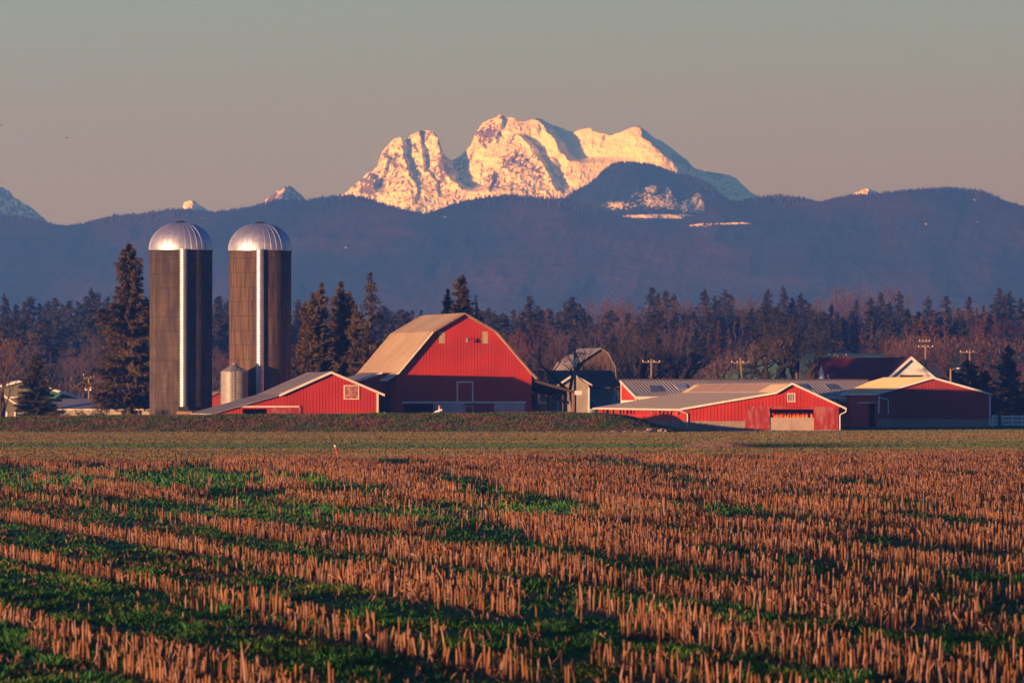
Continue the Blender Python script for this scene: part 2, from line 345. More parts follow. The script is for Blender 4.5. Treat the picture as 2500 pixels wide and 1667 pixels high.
def snow_depth(PX, PY, R):
    d = np.zeros_like(PX)
    for line, A, w_, W in SAW:
        wob = 17 * (fbm(PY / 13.0, PX / 40.0 + A, 5, int(A)) - 0.5)
        s, f = seg_s(PX + wob, PY, line)
        d += A * sstep(0, w_, s) * np.exp(-np.maximum(s - w_, 0) / W) * f
        d -= 0.25 * A * np.exp(-(s / (0.8 * w_))**2) * f * (s < 0)
    down = (PY - R)
    amp = sstep(0, 25, down) * 0.7 + 0.3
    smooth = sstep(1370, 1440, PX) * 0.45
    wx = PX + 14 * (fbm(PX / 20, PY / 20, 3, 5) - .5); wy = PY + 14 * (fbm(PX / 20, PY / 20, 3, 6) - .5)
    d -= 20 * (fbm((wx + .35*wy) / 36.0, (wy - .3*wx) / 44.0, 5, 11, True) - 0.5) * (1 - smooth) * amp
    d -= 9 * (fbm(wx / 11.0, wy / 12.0, 4, 31, True) - 0.5) * (1 - smooth) * amp
    d += 9 * (fbm(PX / 70.0, PY / 40.0, 3, 71) - 0.5)
    return d
def rock_mask(PX, PY, R):
    m = 0.40 + 0.14 * (fbm(PX / 30.0, PY / 20.0, 3, 91) - 0.5)
    for cx, cy, rx, ry, a in [(965,400,22,34,.16),(1195,325,26,14,.22),(1190,350,20,12,.12),(1085,420,22,40,.18),(905,455,30,28,.22),(1275,400,26,20,.14),(1245,395,22,14,.12),(1205,440,22,22,.14),
                              (1033,330,10,14,.16),(1012,360,12,10,.14),(1225,285,6,10,.16),(1130,400,16,16,.16),(1660,385,34,16,.24),(1690,405,20,10,.16),(1750,418,34,8,.2),(1325,415,18,14,.10),(1130,435,12,10,.1),(1460,340,18,12,.10),(1250,450,40,26,.08),(985,450,50,30,.06)]:
        m += a * np.exp(-((PX - cx) / rx)**2 - ((PY - cy) / ry)**2)
    m -= 0.14 * sstep(1380, 1430, PX) * (PX < 1640)
    m -= 0.25 * np.exp(-((PX - 1370) / 45)**2 - ((PY - 345) / 40)**2)
    return m
mt = massif('snow_mountain', main_ridge, 8200, 800, 1900, 900, 560, 230, snow_depth, SNOW, 1.0, 2.2, rock_mask)
tag(mt, 'snow covered rocky mountain massif lit by low sun', 'mountain')
def small_depth(PX, PY, R):
    return -18 * (fbm(PX / 26.0, PY / 20.0, 5, 17, True) - 0.5) + 0.0 * PX
def rk(v):
    return lambda PX, PY, R: v + 0.16 * (fbm(PX / 14.0, PY / 12.0, 3, 5) - 0.5)
for nm, rg, msk, lab, dx in [
    ('snow_peak', [(-230,560),(-170,510),(-130,470),(-60,440),(-30,448),(0,456),(15,462),(25,480),(45,490),(60,500),(80,515),(95,530),(110,545),(125,560)], 0.52, 'snow streaked dark peak at the left edge of the photo', 60),
    ('snow_peak', [(430,540),(445,508),(450,495),(460,489),(470,488),(480,494),(492,503),(508,515),(520,540)], 0.36, 'tiny sunlit snow peak above the left silo', 0),
    ('snow_peak', [(610,530),(645,490),(665,475),(690,459),(705,453),(718,460),(735,475),(748,490),(770,530)], 0.56, 'small rocky snow dusted pyramid peak left of the massif', 0),
    ('snow_peak', [(2060,500),(2090,470),(2108,462),(2118,459),(2130,463),(2150,471),(2190,500)], 0.2, 'tiny white snow cap peeping over the right ridge', 0)]:
    x0 = rg[0][0]; x1 = rg[-1][0]
    def dp(PX, PY, R, c=np.mean([x0, x1]), q=dx):
        return small_depth(PX, PY, R) + (np.maximum(PX - (c - 4 if q == 0 else -70), 0) * 1.1)
    o = massif(nm, rg, 7400, x0, x1, 150, 575, 60, dp, SNOW, 1.0, 3.0, rk(msk))
    tag(o, lab, 'mountain')
# ---- forested hills
HILLM = mountain_mat('forested_slope', (0.040, 0.018, 0.024), (0.010, 0.013, 0.018), (0.80, 0.76, 0.72), 0.36, (1, 0.5, 1.2), 0.95, 1.03, 0.3, 0.95, 0.010)  # reddish patches put the look of sun on the slope into its colour
def ridge_cones(pts, D0, rng, n, x0, x1, zoff, size, depthlean=1.0):
    T = []
    X = rng.uniform(x0, x1, n); dn = rng.exponential(zoff, n); R = interp(pts, X)
    m = D0 / F
    for px, d, r in zip(X, dn, R):
        h = size * m * rng.uniform(0.5, 1.4); wd = h * rng.uniform(0.18, 0.3)
        z = CH + (966 - (r + d)) * m - h * 0.25; x = (px - 1250) * m; y = D0 - d * m * depthlean
        ap = (x, y, z + h)
        b = [(x + wd * math.cos(a), y + wd * math.sin(a), z - h * 0.3) for a in (0.3, 1.9, 3.4, 5.0)]
        for k in range(4): T.append((b[k], b[(k + 1) % 4], ap))
    return T
def hill_layer(name, ridge, D0, x0, x1, nx, nz, ybot, depthf, mask, seed, lab, n=1800, csize=8):
    rng = np.random.default_rng(seed)
    o = massif(name, ridge, D0, x0, x1, nx, ybot, nz, depthf, HILLM, 1.6, 3.0, mask, 5)
    T = ridge_cones(ridge, D0, rng, n, x0, x1, 4.0, csize, 1.6)
    V, Fc = soup(T)
    me = mesh_np('ridge_trees', V, Fc, HILLM)
    a = me.attributes.new('mask', 'FLOAT', 'POINT'); a.data.foreach_set('value', np.zeros(len(V), np.float32))
    c = link(bpy.data.objects.new('ridge_trees', me), o); tag(c, kind='stuff')
    tag(o, lab, 'hills')
def hd(seed, a=60, sx=130.0, sy=90.0):
    return lambda PX, PY, R: -a * (fbm((PX + 0.5 * (PY - R)) / sx, PY / sy, 5, seed, True) - 0.5) * (0.15 + 0.85 * sstep(0, 60, PY - R))
knob = [(1340,520),(1385,481),(1400,470),(1440,450),(1470,420),(1490,405),(1510,398),(1540,397),(1570,400),(1600,405),(1650,425),(1700,435),(1730,450),(1745,462),(1760,475),(1790,495),(1850,520)]
def knob_mask(PX, PY, R):
    m = 0.0 * PX
    for cx, cy, rx, ry, a in [(1600,500,60,28,.30),(1590,462,12,8,.34),(1690,510,50,22,.30),(1500,508,45,18,.30),(1460,480,40,18,.12),(1540,410,60,10,.22),(1630,470,8,14,.34),(1610,535,100,5,.55),(1560,470,60,20,.16),(1700,480,26,26,.20)]:
        m += a * np.exp(-((PX - cx) / rx)**2 - ((PY - cy) / ry)**2)
    return np.minimum(m * 1.75, 0.62)
hill_layer('hills', knob, 6300, 1340, 1850, 380, 150, 600, hd(51, 40, 60., 50.), knob_mask, 3, 'dark wooded knob with snow patches in front of the massif', 1400, 8)
ridge_m = [(-450,500),(-300,488),(-150,505),(-60,520),(0,520),(60,525),(110,541),(160,548),(200,543),(270,523),(340,518),(400,510),(450,506),(520,515),(560,510),(620,500),(680,483),(740,487),(790,478),(850,472),(900,480),(960,502),(1000,512),(1040,519),(1080,505),(1120,490),(1180,478),(1240,471),(1300,478),(1380,481),(1430,498),(1500,520),(1560,540),(1620,545),(1700,520),(1780,493),(1800,488),(1850,478),(1900,472),(1950,478),(2000,490),(2040,480),(2090,471),(2150,468),(2200,462),(2300,455),(2360,457),(2400,462),(2440,480),(2470,492),(2500,500),(2560,512),(2700,498),(2850,512),(2950,530)]
ridge_m = [(a_, b_ + 5) for a_, b_ in ridge_m]
def main_mask(PX, PY, R):
    m = 0.0 * PX
    for cx, cy, rx, ry, a in [(1180,487,40,8,.34),(1085,530,8,14,.46),(1300,488,16,8,.4),(345,545,10,6,.44),(500,535,40,7,.40),(620,540,50,5,.36),(850,612,9,13,.50),(2380,490,14,12,.44),(2290,575,8,16,.42),(2250,550,7,8,.50),(700,500,30,8,.40),(870,492,60,8,.34),(2375,550,14,30,.36),(2112,483,10,3,.55),(1800,548,60,4,.6),(1700,552,60,10,.46),(1950,560,60,20,.22),(1750,580,50,20,.30)]:
        m += a * np.exp(-((PX - cx) / rx)**2 - ((PY - cy) / ry)**2)
    return m
hill_layer('hills', ridge_m, 5600, -450, 2950, 1150, 160, 880, hd(77, 46), main_mask, 4, 'long forested mountain ridge spanning the whole background', 5200, 9)

# ================================================================== BUILDING TOOLS
ROT = rad(14)
class Fr:
    def __init__(s, px, D, rot=ROT):
        s.r = rot; s.e1 = (math.cos(rot), math.sin(rot)); s.e2 = (-math.sin(rot), math.cos(rot))
        s.O = (atx(px, D), D)
    def loc(s, px, py, y=0.0):
        r = ray(px, py); den = r[0]*s.e2[0] + r[1]*s.e2[1]
        k = (y + s.O[0]*s.e2[0] + s.O[1]*s.e2[1]) / den
        X, Y, Z = r[0]*k, r[1]*k, CH + r[2]*k
        return ((X - s.O[0])*s.e1[0] + (Y - s.O[1])*s.e1[1], Z)
    def side(s, px, py, x=0.0):
        """point on the plane local x = const -> (y, z)"""
        r = ray(px, py); den = r[0]*s.e1[0] + r[1]*s.e1[1]
        k = (x + s.O[0]*s.e1[0] + s.O[1]*s.e1[1]) / den
        X, Y, Z = r[0]*k, r[1]*k, CH + r[2]*k
        return ((X - s.O[0])*s.e2[0] + (Y - s.O[1])*s.e2[1], Z)
    def thing(s, name, label, cat, group=None): return thing(name, (s.O[0], s.O[1], 0), s.r, label, cat, group)
def top_at(prof, x):
    p = np.array(prof); return float(np.interp(x, p[:, 0], p[:, 1]))
def wall_grid(mb, A, B, y, top, z0, holes=(), th=0.12, axis='y', flip=1):
    """wall in plane local y (or x) = const from A to B, top(x) height function given as profile; rectangular holes cut through"""
    xs = {A, B}
    for x, z in top:
        if A < x < B: xs.add(x)
    for h in holes: xs.add(h[0]); xs.add(h[1])
    xs = sorted(xs)
    for a, b in zip(xs[:-1], xs[1:]):
        if b - a < 1e-4: continue
        zs = [z0]; hs = sorted((h[2], h[3]) for h in holes if h[0] <= a + 1e-5 and h[1] >= b - 1e-5)
        cur = z0; segs = []
        for lo_, hi_ in hs:
            if lo_ > cur + 1e-4: segs.append((cur, lo_, None))
            cur = hi_
        ta, tb = top_at(top, a), top_at(top, b)
        segs.append((cur, None, (ta, tb)))
        for lo_, hi_, tp in segs:
            za, zb = (hi_, hi_) if tp is None else tp
            vs = []
            for yy in (y, y + th * flip):
                for (xx, zz) in ((a, lo_), (b, lo_), (b, zb), (a, za)):
                    vs.append((xx, yy, zz) if axis == 'y' else (yy, xx, zz))
            mb.add(vs, [(0,1,2,3),(7,6,5,4),(0,4,5,1),(1,5,6,2),(2,6,7,3),(3,7,4,0)])
def ribs(mb, A, B, y, top, z0, sp=0.28, holes=(), axis='y', d=-0.030, wd=0.05, drop=0.12):
    n = int((B - A) / sp); 
    for i in range(1, n + 1):
        x = A + (i - 0.5) * (B - A) / n
        t = top_at(top, x) - drop; segs = []; cur = z0
        for h in sorted(holes, key=lambda q: q[2]):
            if h[0] - 0.05 <= x <= h[1] + 0.05:
                if h[2] > cur: segs.append((cur, h[2]))
                cur = h[3]
        if t > cur: segs.append((cur, t))
        for lo_, hi_ in segs:
            if axis == 'y': mb.box(x - wd/2, y + d, lo_, x + wd/2, y + 0.001, hi_)
            else: mb.box(y + d, x - wd/2, lo_, y + 0.001, x + wd/2, hi_)
def gable_roof(prof, y0, y1, th=0.14):
    """slabs joined along their shared edges: one closed extrusion"""
    mb = MB(); n = len(prof)
    low_ = [(x, z - th) for x, z in prof]
    mb.prism(list(prof) + low_[::-1], y0, y1)
    return mb
def strip(prof, y0, y1, up=0.03, dn=0.22):
    mb = MB(); mb.prism([(x, z + up) for x, z in prof] + [(x, z - dn) for x, z in prof][::-1], y0, y1); return mb
def frame(mb, x0, x1, z0, z1, y, w_=0.12, d=0.05):
    mb.box(x0-w_, y-d, z0-w_, x1+w_, y, z0); mb.box(x0-w_, y-d, z1, x1+w_, y, z1+w_)
    mb.box(x0-w_, y-d, z0, x0, y, z1); mb.box(x1, y-d, z0, x1+w_, y, z1)

# ================================================================== BIG BARN
fb = Fr(967, 547)
root = fb.thing('barn', 'big red gambrel barn with tan shingle roof, tallest building of the farm', 'barn')
oh = -0.55
O = [fb.loc(x, y, oh) for x, y in [(948,924),(974,908),(1057,809),(1134.5,763.5),(1212,808),(1296,906),(1312,922)]]
L = 17.5; xR = fb.loc(1298, 1000)[0]
P = [(x, z - 0.15) for x, z in O]
def fl(px, py): return fb.loc(px, py)
hx0, hz1 = fl(986.5, 986.6); hx1 = fl(1057, 990)[0]
holes = [(hx0, hx1, 0.0, hz1)]
vents = [(fl(a, 800)[0], fl(b, 800)[0], fl(1000, 838)[1], fl(1000, 809)[1]) for a, b in ((1071,1086),(1176.5,1191))]
mb = MB(); wall_grid(mb, 0, xR, 0, P, 0, holes + vents); wall_grid(mb, 0, xR, L, P, 0, flip=-1)
side_top = [(0, top_at(P, 0)), (L, top_at(P, 0))]; side_topR = [(0, top_at(P, xR)), (L, top_at(P, xR))]
wall_grid(mb, 0.125, L - 0.125, 0, side_top, 0, axis='x'); wall_grid(mb, 0.125, L - 0.125, xR, side_topR, 0, axis='x', flip=-1)
ribs(mb, 0, xR, 0, P, fl(1000, 981)[1] + 0.05, 0.28, vents)
wl = mb.build('wall', RED, root)
gable_roof(O, oh, L + 0.4).build('roof', SHING, root)
strip(O[:3], oh - 0.06, oh - 0.002, 0.03, 0.17).build('rake_trim', CREAM, root); strip(O[2:], oh - 0.06, oh - 0.002, 0.03, 0.15).build('rake_trim', POLE, root)
mb = MB(); mb.tube([(O[0][0]-0.08, oh, O[0][1]-0.15), (O[0][0]-0.08, L+0.3, O[0][1]-0.15)], 0.10, 8); mb.build('gutter', WHITE, root)
for (a, b, c, d) in vents:
    mb = MB(); mb.box(a, 0.04, c, b, 0.08, d)
    for k in range(6): mb.box(a + (k+.4)*(b-a)/6, 0.0, c, a + (k+.6)*(b-a)/6, 0.04, d)
    mb.build('window', PANEL, root)
x0, z1 = fl(1118, 934); x1, z0 = fl(1152, 980)
mb = MB(); mb.box(x0, -0.05, z0, x1, -0.03, z1); dr = mb.build('hay_door', RED, root)
mb = MB(); frame(mb, x0, x1, z0, z1, -0.028, 0.13, 0.06); mb.build('door_frame', WHITE, dr)
xa = fl(982.6, 981)[0]; xb = fl(1283.7, 981)[0]; zt = fl(1100, 981.5)[1]
MB().box(xa, -0.16, zt - 0.10, xb, -0.03, zt + 0.06).build('door_track', WHITE, root)
PANELP = M('faded_pink_panel', (0.62, 0.46, 0.44), (0.50, 0.36, 0.35), 0.9, 0.85, st=(1,1,0.5))
for a, b, mt_ in ((1057.5,1133,PANELP),(1133.6,1205.5,RED2),(1206,1281,PANELP)):
    xa_, xb_ = fl(a, 1000)[0], fl(b, 1000)[0]
    mb = MB(); mb.box(xa_, -0.12, 0.1, xb_, -0.05, zt - 0.12)
    for k in range(8): mb.box(xa_ + (k+.5)*(xb_-xa_)/8 - .015, -0.135, 0.1, xa_ + (k+.5)*(xb_-xa_)/8 + .015, -0.12, zt - 0.12)
    sd = mb.build('sliding_door', mt_, root)
    if mt_ is RED2:
        u0, uz = fl(1136, 992); u1 = fl(1153, 1000)[0]
        mb = MB(); mb.box(u0, -0.17, 0.3, u1, -0.137, uz); wd_ = mb.build('wicket_door', WEATH, sd)
        mb = MB(); frame(mb, u0, u1, 0.3, uz, -0.14, 0.06, 0.05); mb.build('door_frame', CREAM, sd)
# yard lamp on the gable
lx, lz = fl(1137, 833); 
lr = thing('barn_lamp', (0,0,0), 0, 'small yard lamp on a bracket high on the big barn gable', 'lamp')
lr.location = (fb.O[0] + lx*fb.e1[0], fb.O[1] + lx*fb.e1[1], lz); lr.rotation_euler = (0,0,fb.r)
mb = MB(); mb.tube([(0,0.0,0.15),(0,-0.35,0.22),(-0.0,-0.7,0.2)], 0.028, 6); mb.build('bracket', STEEL2, lr)
mb = MB(); mb.lathe([(0.02,0.32),(0.07,0.28),(0.09,0.12),(0.18,-0.02),(0.20,-0.08),(0.02,-0.10)], 16, (0,-0.72)); mb.build('lamp_shade', STEEL2, lr)
# lean-to on the right
root = fb.thing('lean_to', 'open brown roofed lean-to on the right side of the big barn, grain inside', 'lean-to')
a0 = fb.loc(1302, 925, 0.3); a1 = fb.loc(1420, 958, 0.3)
MB().slab((xR+0.02, a0[1]), a1, 0.25, 15.5, 0.22).build('roof', BROWNR, root)
px_ = fb.loc(1399, 1000, 0.5)[0]
def zr(x): return a0[1] + (a1[1]-a0[1])*(x-xR)/(a1[0]-xR)
for yy in (0.5, 5.2, 10.0, 15.0):
    mb = MB(); mb.box(px_-0.12, yy-0.12, 0, px_+0.12, yy+0.12, zr(px_)-0.24)
    if yy == 0.5: mb.tube([(px_-0.14, yy, zr(px_)-2.1),(px_-0.5, yy, zr(px_-0.5)-0.24)], 0.09, 5)
    mb.build('post', POLE, root)
MB().box(fb.loc(1405,955)[0], 0.18, zr(a1[0])-0.22, a1[0]-0.02, 0.245, zr(a1[0])+0.16).build('fascia_board', WHITE, root)
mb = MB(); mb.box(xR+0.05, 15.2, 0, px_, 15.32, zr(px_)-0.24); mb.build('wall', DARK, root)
mb = MB(); xw = fb.loc(1417,990)[0]; mb.box(px_+0.2, 5.0, 0, xw, 5.1, zr(xw)-0.25); mb.build('side_panel', BLUEW, root)
g = MB(); n = 22
xs_ = np.linspace(xR+0.3, px_-0.2, n); ys_ = np.linspace(4, 14.5, n)
zg = [[max(0.02, 2.35*math.sin(math.pi*(0.08+0.84*i/(n-1)))**0.6*math.sin(math.pi*min(1,(0.02+j/(n-1)*1.0)))**0.45 + 0.12*float(vnoise(i*.9, j*.9, 4))) for i in range(n)] for j in range(n)]
g.add([(xs_[i], ys_[j], zg[j][i]) for j in range(n) for i in range(n)], [(j*n+i, j*n+i+1, (j+1)*n+i+1, (j+1)*n+i) for j in range(n-1) for i in range(n-1)])
o = g.build('silage_pile', SILAGE, None, True); o.location = (fb.O[0], fb.O[1], 0); o.rotation_euler = (0,0,fb.r)
tag(o, 'rounded heap of tan feed under the lean-to roof', 'feed pile')
# link shed on the left of the big barn
root = fb.thing('link_shed', 'low grey roofed shed wing joining the big barn to the small red barn', 'shed')
b1 = fb.loc(932, 909, 2.0); b0 = fb.loc(845, 936, 2.0)
MB().slab(b0, (b1[0], b1[1]), 1.9, 11, 0.12).build('roof', GALV2, root)
strip([b0, b1], 1.82, 1.895, 0.04, 0.16).build('rake_trim', CREAM, root)
mb = MB(); wall_grid(mb, b0[0]+0.3, -0.03, 2.3, [(b0[0], b0[1]-0.14), b1 if b1[0] > 0 else (0, b1[1]), (0.0, b1[1]-0.1)] if False else [(b0[0], b0[1]-0.14), (b1[0], b1[1]-0.14)], 0)
mb.build('wall', RED2, root)
mb = MB()
for k in range(12): mb.box(-1.7, 2.2, 0.5+k*0.22, -0.15, 2.28, 0.5+k*0.22+0.1)
mb.build('slatted_opening', DARK, root)
mb = MB(); mb.box(-1.15, 2.14, 0.1, -0.6, 2.19, 1.6); mb.build('door', BLUEW, root)

# ================================================================== LOW BARN
D0 = 533.5 - 0.242*(922-808.6)/F*533.5*0
fl_ = Fr(922, 533.5 + 0.249*(922-808.6)*533.5/F)
lb = fl_
xL = lb.loc(480, 1010)[0]
root = thing('barn', (lb.O[0], lb.O[1], 0), lb.r, 'small red barn with low grey roof in front of the silos, behind the grass bank', 'barn')
oh = -0.35
O = [lb.loc(x, y, oh) for x, y in [(517,1009.5),(682,963.5),(808.6,907.5),(939,963)]]
L = 10.2
xW0 = lb.loc(524, 1010)[0]
P = [(x, z-0.12) for x, z in O]
f = lambda px, py: lb.loc(px, py)
door = (f(592,1000)[0], f(652,1000)[0], 0.05, f(600,997.8)[1])
zc = f(800, 1009)[1]
mb = MB(); wall_grid(mb, xW0, 0, 0, P, 0, [door]); wall_grid(mb, xW0, 0, L, P, 0, flip=-1)
wall_grid(mb, 0.125, L-0.125, xW0, [(0, top_at(P, xW0)), (L, top_at(P, xW0))], 0, axis='x')
wall_grid(mb, 0.125, L-0.125, 0, [(0, top_at(P, 0)), (L, top_at(P, 0))], 0, axis='x', flip=-1)
ribs(mb, xW0, 0, 0, P, zc, 0.30, [door])
mb.build('wall', RED, root)
gable_roof(O, oh, L+0.4, 0.10).build('roof', GALV2, root)
strip(O[1:], oh-0.06, oh-0.002, 0.05, 0.17).build('rake_trim', CREAM, root)
mb = MB(); mb.tube([(O[0][0]-0.06, oh, O[0][1]-0.08),(O[0][0]-0.06, L, O[0][1]-0.08)], 0.06, 6); mb.build('gutter', CREAM, root)
MB().box(-0.11, -0.06, 0, 0.08, -0.002 , f(920, 958)[1]-0.1).build('corner_trim', CREAM, root)
MB().box(f(737,1000)[0], -0.10, 0, -0.12, -0.03, zc).build('foundation', CONCL, root)
MB().box(f(586,992)[0], -0.20, f(600,993)[1]-0.04, f(730,992)[0], -0.05, f(600,991.5)[1]+0.03).build('door_track', CREAM, root)
MB().box(f(652,1000)[0], -0.14, 0.05, f(734,1000)[0], -0.06, f(700,994.5)[1]).build('sliding_door', WEATH, root)
h0, hz_ = f(841,942); h1, hz0 = f(874.5,973)
hd_ = MB().box(h0, -0.07, hz0, h1, -0.03, hz_).build('hatch', M('peeling_red', (0.30,0.06,0.05), (0.42,0.24,0.19), 5.0, 0.9, lo=0.44, hi=0.6), root)
mb = MB(); frame(mb, h0, h1, hz0, hz_, -0.03, 0.07, 0.07); mb.build('hatch_frame', CREAM, hd_)

# ================================================================== FRONT SHED (centre right)
fs = Fr(1670, 489, rad(7.6))
root = fs.thing('cattle_shed', 'red cattle shed with pale roof and half open barn doors at the lawn edge', 'cattle shed')
oh = -0.35
O = [fs.loc(x, y, oh) for x, y in [(1660.6,997.8),(1895.5,957.4),(1933.8,935),(2066.6,996.7)]]
L = 50.0
P = [(x, z-0.12) for x, z in O]
f = lambda px, py: fs.loc(px, py)
xR = f(2049.6, 1000)[0]; zc = f(1750,1028)[1]
op = (f(1878.5,1000)[0], f(1987,1000)[0], f(1900,1019)[1], f(1900,998.9)[1])
win = (f(1924,970)[0], f(1939.5,970)[0], f(1930,979)[1], f(1930,961.5)[1])
mb = MB(); wall_grid(mb, 0, xR, 0, P, 0, [op, win]); wall_grid(mb, 0, xR, L, P, 0, flip=-1)
eo = fs.side(1600, 1012)[1]; et = top_at(P, 0); 
SH = [(1.0 + k*4.7, 1.0 + k*4.7 + 4.3, eo, et - 0.12) for k in range(10)]
wall_grid(mb, 0.125, L-0.125, 0, [(0, et), (L, et)], 0, SH, axis='x')
wall_grid(mb, 0.125, L-0.125, xR, [(0, top_at(P, xR)), (L, top_at(P, xR))], 0, axis='x', flip=-1)
dx0, dx1 = f(1819,1000)[0], f(2046,1000)[0]; dz = f(1900,994.5)[1]
ribs(mb, 0, xR, 0, P, zc, 0.30, [win, (dx0, dx1, zc, dz)])
wl = mb.build('wall', RED, root)
gable_roof(O, oh, L+0.3, 0.10).build('roof', TANR, root)
# pinker roof panel on the upper slope
mb = MB(); (xa_, za_), (xb_, zb_) = O[1], O[2]
q = lambda t: (xa_ + (xb_-xa_)*t, za_ + (zb_-za_)*t)
m0, m1 = q(0.02), q(0.95)
mb.slab((m0[0], m0[1]+0.02), (m1[0], m1[1]+0.02), 9, 47, 0.018); mb.build('roof_panel', TANR2, root)
mb = MB(); (xa_, za_) = O[2]; mb.slab((xa_-0.18, za_+0.0), (xa_+0.18, za_+0.0), oh, L+0.3, 0.05); 
mb = MB(); mb.prism([(xa_-0.22, za_-0.09), (xa_, za_+0.05), (xa_+0.22, za_-0.07), (xa_, za_+0.02)], oh+0.01, L+0.3); mb.build('ridge_cap', TANR2, root)
strip(O, oh-0.06, oh-0.002, 0.04, 0.13).build('rake_trim', CREAM, root)
mb = MB(); mb.tube([(O[0][0]-0.06, oh, O[0][1]-0.09),(O[0][0]-0.06, L+0.3, O[0][1]-0.09)], 0.075, 8); mb.build('gutter', CREAM, root)
mb = MB(); g0 = O[0]
mb.tube([(g0[0]-0.03,-0.2,g0[1]-0.15),(0.1,-0.14,g0[1]-0.33),(0.28,-0.12,g0[1]-0.42),(0.30,-0.12,0.05)], 0.055, 8); mb.build('downspout', CREAM, root)
mb = MB(); g0 = O[3]
mb.tube([(g0[0],-0.2,g0[1]-0.1),(g0[0]-0.02,-0.14,g0[1]-0.3),(xR+0.1,-0.12,g0[1]-0.5),(xR+0.02,-0.12,g0[1]-0.6),(xR+0.02,-0.12,0.03)], 0.05, 8); mb.build('downspout', CREAM, root)
mb = MB(); mb.box(0.0, -0.04, 0, dx0-0.02, -0.001, zc); mb.box(-0.04, -0.04, 0, -0.001, L, zc); mb.build('foundation', CONC, root)
MB().box(dx0-0.12, -0.20, dz-0.03, dx1+0.1, -0.06, dz+0.07).build('door_track', WEATH, root)
for a, b in ((dx0, op[0]), (op[1], dx1)):
    mb = MB(); mb.box(a, -0.13, 0.1, b, -0.06, dz-0.04)
    for k in range(4): mb.box(a+(k+.5)*(b-a)/4-.02, -0.145, 0.1, a+(k+.5)*(b-a)/4+.02, -0.13, dz-0.04)
    mb.build('sliding_door', WEATH, root)
mb = MB(); mb.box(op[0]+0.01, -0.05, 0.02, (op[0]+op[1])/2, -0.01, op[2]); mb.box((op[0]+op[1])/2+0.02, -0.055, 0.02, op[1]-0.01, -0.01, op[2]); mb.build('gate_panel', CONCL, root)
MB().box(dx0-0.1, -0.5, 0.0, xR-0.3, -0.15, 0.09).build('sill', CONCL, root)
mb = MB(); mb.box(win[0], 0.03, win[2], win[1], 0.06, win[3]); wo_ = mb.build('window', M('dusty_glass', (0.22,0.19,0.17), (0.17,0.15,0.14), 3, 0.5), root)
mb = MB(); frame(mb, win[0], win[1], win[2], win[3], 0, 0.07, 0.05); 
for k in (1, 2): mb.box(win[0]+k*(win[1]-win[0])/3-.012, -0.02, win[2], win[0]+k*(win[1]-win[0])/3+.012, 0.03, win[3])
mb.build('window_frame', CREAM, wo_)
# slats in the side openings
mb = MB()
yy = 1.0
while yy < 47.5:
    if not any(h[0]-0.01 < yy and yy+1.05 < h[1]+0.3 for h in SH): pass
    else: mb.box(0.0, yy, eo, 0.012, yy+1.05, et-0.12)
    yy += 2.1
mb.build('slatted_opening', RED2, root)
# orange netting and stored produce seen through the openings
def netting(nm, x0, x1, y0, y1, z, h, lab, ax='x'):
    mb = MB(); rng = random.Random(8); n = int(max(x1-x0, y1-y0) / 0.16)
    for i in range(n):
        t = (i + rng.random()*0.6) / n
        cx, cy = (x0 + (x1-x0)*t, y0 + rng.uniform(-0.1, 0.1)) if ax == 'x' else (x0 + rng.uniform(-.1, .1), y0 + (y1-y0)*t)
        r0 = rng.uniform(0.06, 0.10)
        mb.lathe([(0.0, z), (r0, z+0.05), (r0*0.9, z+h*rng.uniform(.5,.7)), (0.0, z+h*rng.uniform(.8, 1.05))], 6, (cx, cy))
    o = mb.build(nm, ORANGE, None); o.location = (fs.O[0], fs.O[1], 0); o.rotation_euler = (0,0,fs.r)
    tag(o, lab, 'netting')
netting('orange_netting', op[0]+0.1, op[1]-0.1, 0.12, 0.12, op[2]-0.1, 0.42, 'ragged orange row along the top of the gate in the open shed doorway')
netting('orange_netting', 0.28, 0.28, 1.5, 21.5, eo-0.15, 0.5, 'orange row behind the slats of the shed side wall', 'y')

# ================================================================== LONG BUILDING
fg = Fr(1552.4, 548)
root = fg.thing('long_shed', 'long low shed with ribbed grey metal roof behind the cattle shed', 'shed')
yB, zB = fg.side(1516.6, 927.7, 0.0)
e0 = fg.loc(1552.4, 967)
W = fg.loc(2160, 960)[0]
zf = e0[1]
mb = MB(); mb.add([(-0.15,-0.3,zf-0.02),(W,-0.3,zf-0.02),(W,yB,zB),(-0.15,yB,zB),(-0.15,-0.3,zf-0.14),(W,-0.3,zf-0.14),(W,yB,zB-0.12),(-0.15,yB,zB-0.12)],
      [(0,1,2,3),(4,7,6,5),(0,4,5,1),(1,5,6,2),(2,6,7,3),(3,7,4,0)])
k = 0.0
while k < W - 0.2:
    mb.add([(k,-0.3,zf-0.02),(k+0.06,-0.3,zf-0.02),(k+0.06,yB,zB),(k,yB,zB),(k+.015,-0.3,zf+0.014),(k+0.045,-0.3,zf+0.014),(k+0.045,yB,zB+0.034),(k+.015,yB,zB+0.034)],
      [(0,3,2,1),(4,5,6,7),(0,1,5,4),(1,2,6,5),(2,3,7,6),(3,0,4,7)]); k += 0.34
rf = mb.build('roof', GALV, root)
def rp(px, py):   # point on the sloping roof
    r = ray(px, py); nrm = Vector((0, -(zB - zf), yB + 0.3)); p0 = Vector((0, -0.3, zf))
    c = math.cos(fg.r); s = math.sin(fg.r)
    o3 = Vector((0 - fg.O[0], 0 - fg.O[1], CH)); o3 = Vector((o3.x*c + o3.y*s, -o3.x*s + o3.y*c, CH))
    d3 = Vector((r[0]*c + r[1]*s, -r[0]*s + r[1]*c, r[2]))
    t = (p0 - o3).dot(nrm) / d3.dot(nrm); return o3 + d3 * t
